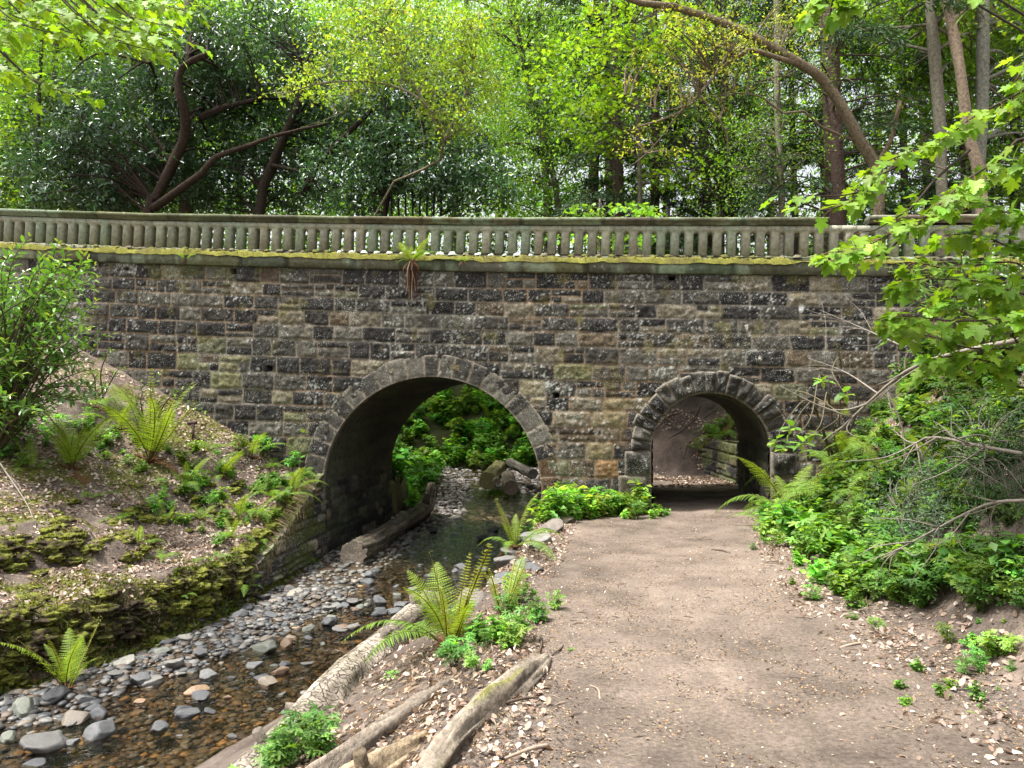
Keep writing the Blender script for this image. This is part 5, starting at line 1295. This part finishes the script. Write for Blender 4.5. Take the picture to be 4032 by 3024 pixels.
# pale broadleaf trunks among the conifers
tree('beech_tree', 'smooth pale beech right of the dark middle conifer, leaning slightly', 'tree', up(732, 717, 27.5), [.16, .14, .11], (.17, .15, .11), [px_ell(720, 60, 22, 55, 90, 2.2), px_ell(700, 150, 21.5, 60, 45, 2)], 420, 9, (.28, .28, .06), .10, MID, 801, limbs=60, flat=2)
tree('beech_tree', 'thin pale tree hung with small round leaves before the big conifer', 'tree', up(782, 776, 19.5), [.085, .075, .06], BARKP, [px_ell(770, 150, 19.5, 55, 55, 1.6), px_ell(790, 60, 20, 50, 60, 1.6), px_ell(735, 195, 19.5, 55, 22, 1.2)], 480, 8, (.22, .22, .06), .085, (.15, .28, .05), 802, limbs=60, flat=1.6)
tree('sycamore_tree', 'pale trunk leftmost of the three at the right edge', 'tree', up(943, 930, 19), [.15, .13, .11], (.20, .185, .14), [px_ell(925, 40, 21.6, 75, 60, 1.6), px_ell(930, 130, 21.6, 40, 30, 1.4)], 360, 9, (.3, .3, .06), .13, (.14, .27, .035), 803, tm=(T_MAPS, F_MAPS), limbs=50, flat=2)
tree('sycamore_tree', 'crooked orange-tinted pale trunk in the middle of the three at right', 'tree', [groundpt(985, 18), at(981, 190, 18), at(967, 130, 18), at(960, 70, 18), at(947, 0, 18), at(938, -40, 18)], [.14, .12, .10], (.27, .21, .15), [px_ell(960, 10, 20.5, 50, 40, 1.5)], 90, 9, (.3, .3, .06), .10, LIME, 804, tm=(T_MAPS, F_MAPS), limbs=25, flat=2)
tree('sycamore_tree', 'straight grey-green trunk rightmost of the three at the right edge', 'tree', up(978, 984, 19.5), [.16, .14, .13], (.20, .20, .16), [px_ell(1000, 60, 22, 40, 70, 1.6), px_ell(1015, 170, 21.5, 35, 40, 1.4)], 300, 9, (.3, .3, .06), .13, (.13, .25, .03), 805, tm=(T_MAPS, F_MAPS), limbs=40, flat=2)
# arching leaning tree with yellow buds
ar = [at(878, 208, 18.5), at(875.5, 166, 18.5), at(859, 141, 18.4), at(843, 109, 18.3), at(822, 79, 18.2), at(801, 65, 18.1), at(755, 37, 18), at(720, 22, 17.9), at(674, 7, 17.7), at(641, 3, 17.6), at(622, -4, 17.5)]
ar = [groundpt(878, 18.5)] + ar
ex = [([at(810, 67, 18.1), at(778, 58, 18), at(753, 50, 17.9), at(743, 53, 17.9), at(720, 69, 17.7), at(706, 86, 17.6), at(679, 113, 17.4), at(637, 127, 17.2)], (.07, .02)),
      ([at(858, 142, 18.4), at(820, 126, 18.2), at(804, 111, 18), at(783, 113, 17.9), at(762, 97, 17.8), at(734, 93, 17.7), at(720, 102, 17.6)], (.035, .012)),
      ([at(877, 172, 18.5), at(880, 160, 18.5), at(891, 139, 18.4), at(900, 101, 18.4)], (.07, .05)),
      ([at(700, 95, 17.5), at(725, 130, 17.6), at(728, 160, 17.7)], (.03, .01)), ([at(679, 113, 17.4), at(650, 150, 17.3), at(625, 170, 17.2)], (.02, .006)), ([at(690, 105, 17.4), at(660, 110, 17.3), at(625, 95, 17.2)], (.02, .006))]
tree('arching_tree', 'brown-barked tree arching over from right to left with yellow-green buds', 'tree', ar, [.13, .135, .13, .12, .105, .09, .07, .055], (.17, .135, .09), [px_ell(760, 35, 18, 75, 38, .7), px_ell(690, 60, 17.6, 60, 60, .7), px_ell(660, 140, 17.4, 50, 25, .5), px_ell(900, 110, 18.4, 16, 30, .4)], 150, 9, (.10, .10, .06), .085, BUD, 806, limbs=90, flat=.6, extra=ex, sub=1, limb_r=.2)
# light green broadleaf tree in the middle, hazy, with sky behind
tree('young_broadleaf', 'airy lime-green tree left of the tall conifers', 'tree', up(560, 510, 27), [.12, .10, .08], (.15, .13, .10), [px_ell(520, 60, 27, 60, 80, 3), px_ell(545, 150, 26, 50, 50, 2), px_ell(480, 20, 27, 60, 40, 2), px_ell(510, 175, 27, 45, 40, 2)], 1300, 9, (.3, .3, .10), .12, (.18, .33, .05), 807, limbs=70, flat=1)
tree('young_broadleaf', 'sycamore crown with bright layered leaves across the tall conifers', 'tree', up(640, 632, 21), [.07, .06, .05], (.15, .13, .10), [px_ell(600, 70, 21, 75, 35, 1.6), px_ell(640, 25, 21, 70, 35, 1.6), px_ell(610, 125, 21, 60, 22, 1.4), px_ell(670, 170, 21, 40, 20, 1)], 330, 8, (.25, .25, .05), .13, LIME, 808, tm=(T_MAPS, F_MAPS), limbs=70, flat=2.4)
tree('young_broadleaf', 'low bright sycamore sapling just above the coping', 'sapling', up(600, 600, 17.2, 190)[:2] + [at(600, 205, 17.2)], [.03, .02], (.15, .13, .10), [px_ell(605, 207, 17.2, 45, 7, .6), px_ell(640, 212, 17.4, 25, 6, .5), px_ell(600, 235, 17.4, 60, 14, .5)], 46, 7, (.15, .15, .04), .13, (.17, .33, .06), 809, tm=(T_MAPS, F_MAPS), limbs=20, flat=2.4)
# yellow-green shrub with bare pale twigs in front of the evergreens
tree('twiggy_shrub', 'pale twiggy shrub with sparse yellow-green leaves before the dark evergreens', 'shrub', [groundpt(366, 21), at(375, 215, 20.6), at(440, 160, 19), at(430, 110, 18.1), at(390, 85, 18), at(330, 82, 17.9), at(280, 95, 17.8)], [.03, .03, .025, .015], (.20, .17, .12), [px_ell(400, 40, 18.3, 95, 42, .8), px_ell(330, 85, 18, 60, 22, .6), px_ell(460, 90, 18.4, 45, 50, .8)], 560, 9, (.16, .16, .06), .10, (.28, .40, .06), 810, limbs=130, flat=.9, extra=[([at(440, 130, 18.1), at(400, 60, 18.2), at(370, 10, 18.3), at(350, -30, 18.3)], (.035, .012)), ([at(445, 140, 18.1), at(470, 80, 18.3), at(480, 10, 18.4)], (.035, .012)), ([at(400, 84, 18), at(420, 120, 17.9), at(425, 160, 17.9)], (.012, .004)), ([at(350, 82, 17.9), at(345, 110, 17.8), at(300, 128, 17.8)], (.014, .004))], sub=2, limb_r=.25)

# big dark evergreens with sinuous trunks
DK = (.035, .026, .02)
gl = dict(tm=(T_LANCE, F_LANCE), mat='gloss')
A_ = lambda *p: [at(x, y, yy) for x, y, yy in p]
tree('laurel_tree', 'dark evergreen with twisted brown broken-topped trunk at left', 'evergreen tree', [groundpt(146, 22)] + A_((148, 214, 22), (157, 197, 22), (172, 165, 21.8), (184, 140, 21.5), (185, 115, 21.2), (181, 99, 21), (178, 80, 21), (183, 67, 21), (194, 60, 21), (207, 55, 21)), [.15, .15, .14, .12, .10, .09, .08], (.04, .028, .02),
     [px_ell(120, 130, 23, 60, 70, 2), px_ell(190, 70, 23.5, 60, 45, 2), px_ell(80, 170, 23.5, 60, 45, 2), px_ell(185, 150, 23.5, 55, 50, 1.6)], 1250, 13, (.15, .15, .11), .18, LAUR, 820, limbs=60, flat=1.0, extra=[(A_((153, 209, 21.8), (182, 188, 21.5), (202, 173, 21.3), (216, 157, 21.3), (251, 145, 21.5), (274, 136, 21.5), (330, 123, 21.5)), (.12, .04)), (A_((183, 67, 21), (176, 58, 20.9), (172, 52, 20.8), (158, 56, 20.8), (150, 63, 20.8)), (.04, .015)), (A_((188, 62, 21), (187, 55, 21)), (.06, .05))], **gl)
tree('laurel_tree', 'dark evergreen with two leaning black trunks behind the middle of the balustrade', 'evergreen tree', [groundpt(258, 22.5)] + A_((260, 214, 22.5), (271, 169, 22.3), (285, 134, 22.2), (297, 106, 22), (310, 70, 22)), [.15, .14, .11, .08], DK,
     [px_ell(260, 60, 23.5, 75, 55, 2.2), px_ell(280, 130, 24, 70, 40, 2), px_ell(250, 185, 24, 70, 30, 1.6)], 1150, 13, (.15, .15, .11), .18, (.055, .115, .05), 821, limbs=60, flat=1.0, extra=[(A_((302, 195, 22), (320, 163, 22), (347, 134, 22), (362, 120, 22), (385, 95, 22)), (.11, .05)), (A_((272, 165, 22.2), (300, 172, 22), (315, 182, 21.9), (318, 190, 21.9)), (.06, .03)), (A_((200, 118, 22), (225, 107, 22), (262, 98, 22)), (.12, .05))], **gl)
tree('laurel_tree', 'drooping dark evergreen full of thin stems left of the conifers', 'evergreen tree', [groundpt(380, 22)] + A_((385, 214, 22), (400, 170, 22), (392, 130, 22), (380, 90, 22)), [.08, .07, .05], DK,
     [px_ell(400, 90, 22.5, 75, 55, 2), px_ell(430, 160, 22, 75, 45, 1.8), px_ell(350, 180, 22.5, 50, 35, 1.6), px_ell(480, 190, 21.5, 45, 25, 1.4)], 1300, 12, (.15, .15, .13), .17, (.055, .12, .055), 822, limbs=80, flat=.8, extra=[(A_((405 + k * 7 - 20, 216, 21.8), (404 + k * 7 - 22, 180, 21.8), (402 + k * 4 - 30, 140, 21.8)), (.03, .015)) for k in range(9)], **gl)
tree('laurel_tree', 'dark evergreen mass standing behind the left end of the balustrade', 'evergreen tree', up(82, 78, 25), [.12, .1, .08], DK, [px_ell(70, 120, 26, 60, 40, 2), px_ell(20, 185, 25, 50, 32, 2), px_ell(150, 190, 26, 60, 30, 1.6)], 700, 12, (.18, .18, .14), .18, (.05, .11, .04), 823, limbs=40, flat=1.0, **gl)
# left trunks
for q, (a, b, y, w_, lab, c) in enumerate([(50, 56, 26, 8, 'grey trunk with lime leaves near the left edge', (.15, .14, .11)), (34, 44, 24, 4, 'thin dark stem left of the grey trunk', (.06, .05, .04)), (126, 140, 27, 11, 'broad pale trunk behind the twisted evergreen', (.17, .15, .12)), (186, 190, 25, 14, 'grey beech trunk standing behind the twisted evergreen trunk', (.15, .13, .10)), (8, 6, 28, 6, 'trunk at the very left edge of the wood', (.13, .12, .10))]):
    tree('woodland_tree', lab, 'tree', up(a, b, y), [w_ / 768 * y / 2, w_ / 768 * y / 2 * .75], c, [px_ell(b + 10, 30, y, 60, 55, 2), px_ell(a, 130, y + 1, 50, 50, 2), px_ell(a, 200, y + 1, 50, 25, 2)], 520, 9, (.35, .35, .10), .15, (.17, .32, .035), 830 + q, limbs=30, flat=1.6)
# woodland behind, each tree its own
rg = np.random.default_rng(44)
back = [(-40, 34), (20, 37), (75, 33), (130, 38), (190, 34), (240, 39), (295, 35), (350, 38), (384, 33), (455, 41), (500, 44), (548, 35), (590, 38), (610, 34), (665, 39), (720, 35), (770, 38), (825, 34), (880, 39), (930, 35), (985, 38), (1050, 34)]
side_ = ['first', 'second', 'third', 'fourth', 'fifth', 'sixth', 'seventh', 'eighth', 'ninth', 'tenth', 'eleventh', 'twelfth', 'thirteenth', 'fourteenth', 'fifteenth', 'sixteenth', 'seventeenth', 'eighteenth', 'nineteenth', 'twentieth', 'twenty-first', 'last']
for q, (px, y) in enumerate(back):
    col = [(.17, .31, .04), (.10, .20, .035), (.13, .26, .04)][q % 3]; col = tuple(np.array(col) * 1.15)
    tree('woodland_tree', f"{['lime green', 'mid green', 'fresh green'][q % 3]} tree in the far row of the wood, {side_[q]} from the left", 'tree', up(px, px + rg.uniform(-12, 12), y), [rg.uniform(.12, .24), .1], (.10, .085, .07),
         [px_ell(px, rg.uniform(20, 60), y, 75, 50, 2.5), px_ell(px + rg.uniform(-20, 20), 130, y, 70, 35, 2.5), px_ell(px, 200, y, 60, 22, 2)], 620 if px < 600 else 230, 14, (.6, .6, .07), .19, col, 850 + q, limbs=25, flat=1.4, group='far row of woodland trees', sub=1)
# far-off wood as one mass
mb = MB(); rg = np.random.default_rng(66); n = 4600
X = rg.uniform(-48, 48, n); Y = rg.uniform(44, 60, n); Z = 4 + rg.random(n) ** 1.25 * 30
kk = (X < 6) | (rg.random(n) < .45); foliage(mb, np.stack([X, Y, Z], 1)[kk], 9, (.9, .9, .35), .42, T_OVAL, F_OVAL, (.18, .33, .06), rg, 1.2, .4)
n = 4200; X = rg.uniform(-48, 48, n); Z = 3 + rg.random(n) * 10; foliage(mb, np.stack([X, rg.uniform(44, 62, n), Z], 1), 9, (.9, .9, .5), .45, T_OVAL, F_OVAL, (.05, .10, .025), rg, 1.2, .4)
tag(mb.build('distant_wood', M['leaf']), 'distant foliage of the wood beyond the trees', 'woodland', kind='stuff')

# ------------------------------------------------------------------ sycamore boughs in the foreground
def bough_tree(name, label, trunk, rad, boughs, nleaf, size, col, seed, drop=.06, face=(0, -.5, .85)):
    rg = np.random.default_rng(seed); base = np.array(trunk[0], float); root = empty(name, tuple(base)); tag(root, label, 'tree')
    mb = MB(); T = bez(np.array(trunk, float), 14); tube(mb, T - base, np.interp(np.linspace(0, 1, len(T)), [0, 1], rad), 12, (.17, .15, .12), rough=.1); mb.build('trunk', M['bark'], root, smooth=True)
    mb = MB(); ml = MB(); C = []; D = []; Nn = []; S_ = []
    for P_ in boughs:
        Q = bez(np.array(P_, float), 26); L = np.linalg.norm(np.diff(Q, axis=0), axis=1).sum(); tube(mb, Q - base, np.linspace(.011, .0035, len(Q)), 5, (.05, .038, .03), cap=False)
        m = max(3, int(L * nleaf))
        for k in range(m):
            t = rg.uniform(.12, 1) if k else 1.0; i = t * (len(Q) - 1); i0 = int(min(i, len(Q) - 2)); p = Q[i0] + (Q[i0 + 1] - Q[i0]) * (i - i0); d = unit(Q[i0 + 1] - Q[i0])
            for sg in (1, -1):
                if rg.random() < .12: continue
                s_ = unit(np.cross(d, [0, 0, 1.])) * sg; l = rg.uniform(.05, .16); e = p + (s_ * .8 + d * .5 + np.array([0, 0, rg.uniform(-.6, .35)])) * l
                tube(mb, np.array([p, (p + e) / 2 + np.array([0, 0, .01]), e]) - base, [.0022, .0018, .0016], 3, (.16, .10, .05), cap=False)
                C.append(e); D.append(unit(e - p) * .7 + rg.normal(0, .3, 3) + np.array([0, 0, -.35])); Nn.append(np.array(face) + rg.normal(0, .26, 3)); S_.append(size * rg.uniform(.6, 1.15))
    mb.build('boughs', M['twig'], root)
    n = len(C); leaves(ml, np.array(C) - base, np.array(D), unit(np.array(Nn)), np.array(S_), T_MAPLE, F_MAPLE, vary(col, n, .2, rg, .07)); ml.build('foliage', M['leaf'], root)
    return root
def J(p, y): return [at(a, b, y + (y2 if len(q_) > 2 else 0)) for q_ in p for a, b, *z_ in [q_] for y2 in [z_[0] if z_ else 0]]
RB = [J([(1060, 60), (1024, 90), (975, 116), (943, 139), (906, 153), (874, 167)], 5.4), J([(1060, 130), (1000, 160), (970, 178), (942, 202), (925, 218), (890, 234), (866, 246), (836, 252)], 5.2), J([(940, 140), (900, 165), (876, 178), (867, 192), (840, 206), (816, 210), (776, 202)], 5.5),
      J([(970, 150), (937, 178), (914, 205), (899, 216), (877, 229), (862, 232)], 5.3), J([(1070, 200), (1024, 215), (985, 205), (950, 200)], 5.6), J([(1070, 250), (1020, 250), (980, 235), (945, 235)], 5.8), J([(1070, 300), (1024, 294), (994, 286), (976, 281), (921, 279), (905, 285)], 5.6),
      J([(1070, 320), (1024, 318), (958, 321), (909, 316), (895, 318)], 5.4), J([(1070, 350), (1024, 348), (970, 348), (933, 337), (897, 331)], 5.7), J([(1070, 270), (1010, 262), (950, 268), (915, 262)], 6.0), J([(1070, 150), (1024, 165), (990, 180), (965, 190)], 5.8),
      J([(1060, 340), (1010, 335), (975, 318), (940, 300)], 6.2), J([(1060, 300), (1000, 300), (955, 296), (930, 305)], 6.0), J([(900, 160), (870, 185), (845, 195), (800, 195)], 5.6), J([(940, 205), (900, 240), (880, 255), (850, 262)], 5.4), J([(1060, 380), (1000, 365), (960, 355), (935, 362)], 5.8), J([(1060, 60), (1040, 80), (1015, 110)], 5.6), J([(900, -60), (870, -20), (850, 8), (838, 12)], 6.0), J([(860, -60), (830, -15), (812, 8)], 6.2)]
bough_tree('sycamore_tree', 'sycamore with big bright lobed leaves reaching in from the right edge', [(6.8, 6.2, 2.0), (6.9, 6.1, 4), (6.5, 6, 6.5)], (.16, .1), [[np.array([6.8, 6.15, 4.0]) if i < 7 else np.array([6.8, 6.15, 3.0])] + b if i not in (2, 3, 13, 14) else b for i, b in enumerate(RB)], 11, .115, (.19, .33, .035), 901, face=(0, -.25, 1))
rg = np.random.default_rng(77)
LB = []
for k in range(48):
    x, y = rg.uniform(-20, 190), rg.uniform(-10, 92) ; y = y if x < 90 else y * .6; yy = rg.uniform(8.0, 9.6); LB.append([at(x - 90, y - 55, yy), at(x - 45, y - 12, yy), at(x - 15, y, yy), at(x + 12, y + 6, yy)])
bough_tree('sycamore_tree', 'sycamore with glowing lime leaves overhanging the top left corner', [(-9.5, 8.6, float(H(-9.5, 8.6)) - .1), (-9.6, 8.6, 5), (-9.2, 8.8, 9)], (.2, .14), LB, 8, .125, (.22, .37, .03), 902)

# ------------------------------------------------------------------ laurels and saplings
def shoot_shrub(name, label, cat, base, tips, size, col, seed, nl=16, llen=.6, tipc=(.24, .34, .05), lean=.5, stem=(.10, .085, .05), tm=(T_LANCE, F_LANCE), mat='gloss', r=.018):
    rg = np.random.default_rng(seed); base = np.array(base, float); root = empty(name, tuple(base)); tag(root, label, cat); mb = MB(); ml = MB(); C = []; D = []; N = []; S_ = []; K = []
    for tp in tips:
        tp = np.array(tp, float); L = np.linalg.norm(tp - base); m1 = base + (tp - base) * .35 + np.array([0, 0, .22 * L]) + rg.normal(0, .05 * L, 3); m2 = base + (tp - base) * .75 + np.array([0, 0, .12 * L]) + rg.normal(0, .03 * L, 3)
        Q = bez([base + rg.normal(0, .04, 3) * np.array([1, 1, 0]), m1, m2, tp], 18); tube(mb, Q - base, np.linspace(r, .003, len(Q)), 5, stem, cap=False)
        seg = np.concatenate([[0], np.cumsum(np.linalg.norm(np.diff(Q, axis=0), axis=1))]); T = unit(np.gradient(Q, axis=0))
        for k in range(nl):
            s_ = seg[-1] - llen * (k / nl) ** 1.0; p = np.array([np.interp(s_, seg, Q[:, c]) for c in range(3)]); d = unit(np.array([np.interp(s_, seg, T[:, c]) for c in range(3)]))
            a = k * 2.4 + rg.uniform(-.4, .4); s1 = unit(np.cross(d, [0, 0, 1.])); s2 = np.cross(s1, d); o = math.cos(a) * s1 + math.sin(a) * s2 * .6
            C.append(p); dd = unit(d * (.9 if k < 4 else .45) + o + rg.normal(0, .12, 3)); D.append(dd); N.append(unit(s2 * .8 + np.array([0, -.2, .6]) + rg.normal(0, .25, 3))); S_.append(size * rg.uniform(.75, 1.15) * (.7 if k < 3 else 1))
            K.append(np.array(tipc) if k < 3 else np.array(col) * math.exp(rg.normal(0, .25)))
    mb.build('stems', M['twig'], root); leaves(ml, np.array(C) - base, np.array(D), np.array(N), np.array(S_), tm[0], tm[1], np.array(K)); ml.build('foliage', M[mat], root)
    return root
rg = np.random.default_rng(31)
tips = A_((113, 334, 11.8), (100, 288, 12.0), (96, 300, 11.6), (58, 242, 12.2), (30, 236, 12.2), (78, 296, 11.8), (96, 362, 11.5), (60, 330, 11.7), (85, 345, 11.5), (48, 262, 12.0), (12, 250, 12.1), (70, 270, 12.1), (88, 318, 11.7))
tips += [at(rg.uniform(-60, 104), rg.uniform(250, 415), rg.uniform(11.2, 13.4)) for _ in range(150)]
b = at(-5, 400, 12.6); b[2] = float(H(b[0], b[1]))
shoot_shrub('laurel_shrub', 'glossy cherry laurel shrub at the left edge hiding the end of the wall', 'shrub', b, tips, .17, (.12, .25, .05), 1001, nl=26, llen=1.3, r=.02)
p = fp(150, 440); shoot_shrub('laurel_sapling', 'laurel sapling with upright shoots behind the tall fern on the left bank', 'sapling', p, A_((160, 372, p[1]), (192, 384, p[1] - .3), (140, 382, p[1]), (170, 395, p[1] - .2), (205, 412, p[1] - .5), (188, 402, p[1] - .2), (128, 398, p[1]), (182, 425, p[1] - .4)), .125, (.085, .18, .035), 1002, nl=13, llen=.55)
p = fp(100, 400); shoot_shrub('laurel_sapling', 'spindly laurel sapling just right of the big laurel shrub', 'sapling', p, A_((112, 350, p[1] - .6), (90, 372, p[1] - .4), (125, 368, p[1] - .4), (70, 380, p[1]), (105, 385, p[1] - .5)), .12, (.08, .17, .035), 1003, nl=12, llen=.5)
b = at(985, 390, 9.5); b[2] = float(H(b[0], b[1])); tips = A_((990, 236, 9), (962, 250, 9), (890, 268, 9.2), (905, 286, 9.2), (930, 262, 9.2), (1000, 258, 9), (975, 290, 9), (1012, 300, 9), (884, 300, 9.4), (950, 290, 9.2)) + [at(rg.uniform(890, 1040), rg.uniform(250, 350), rg.uniform(8.5, 10)) for _ in range(34)]
shoot_shrub('laurel_shrub', 'leafy laurel shrub on top of the right bank behind the sycamore leaves', 'shrub', b, tips, .12, (.09, .19, .035), 1004, nl=18, llen=.7)
p = fp(800, 475); T_CH = [(x, y * .9, z) for x, y, z in T_LANCE]
b = fp(838, 462)
shoot_shrub('chestnut_sapling', 'horse chestnut sapling holding broad fingered leaves beside the small arch', 'sapling', b, A_((775, 442, 9.6), (790, 430, 9.7), (800, 445, 9.5), (812, 436, 9.7), (783, 449, 9.5), (846, 396, 9.2), (822, 382, 9.4)), .17, (.13, .27, .05), 1005, nl=7, llen=.16, mat='leaf', tm=([(x, y * 1.7, z) for x, y, z in T_LANCE], F_LANCE))
# grey-green yew-like bush on the right bank
def needle_bush(label, px0, px1, py0, py1, n, seed, col=(.075, .12, .065)):
    rg = np.random.default_rng(seed); pts = []
    for k in range(n):
        p = fp(rg.uniform(px0, px1), rg.uniform(py0, py1)); p[1] -= .1; pts.append(p + np.array([0, 0, rg.uniform(.12, .42)]))
    pts = np.array(pts); c = pts.mean(0); c[2] = float(H(c[0], c[1])); root = empty('yew_bush', tuple(c)); tag(root, label, 'bush'); mb = MB(); ml = MB()
    for p in pts[:60]:
        limb_to(mb, np.array([0, 0, .02]), p - c, .012, rg, (.10, .085, .07), .1, 4)
    mb.build('stems', M['twig'], root); m = len(pts) * 46; P = np.repeat(pts, 46, 0) + rg.normal(0, .09, (m, 3)); ax = np.repeat(rand_unit(len(pts), rg), 46, 0)
    leaves(ml, P - c, unit(ax + rg.normal(0, .6, (m, 3))), rand_unit(m, rg), rg.uniform(.03, .06, m), [(0, 0, 0), (.4, .09, 0), (1, 0, 0), (.4, -.09, 0)], F_OVAL, vary(col, m, .25, rg, .08)); ml.build('foliage', M['needle'], root)
needle_bush('grey-green needle bush in the middle of the right bank', 868, 935, 495, 575, 120, 1101, (.085, .13, .075)); needle_bush('dark needle bush under the bare grey branches at the right edge', 930, 1030, 425, 545, 170, 1102, (.05, .09, .035))
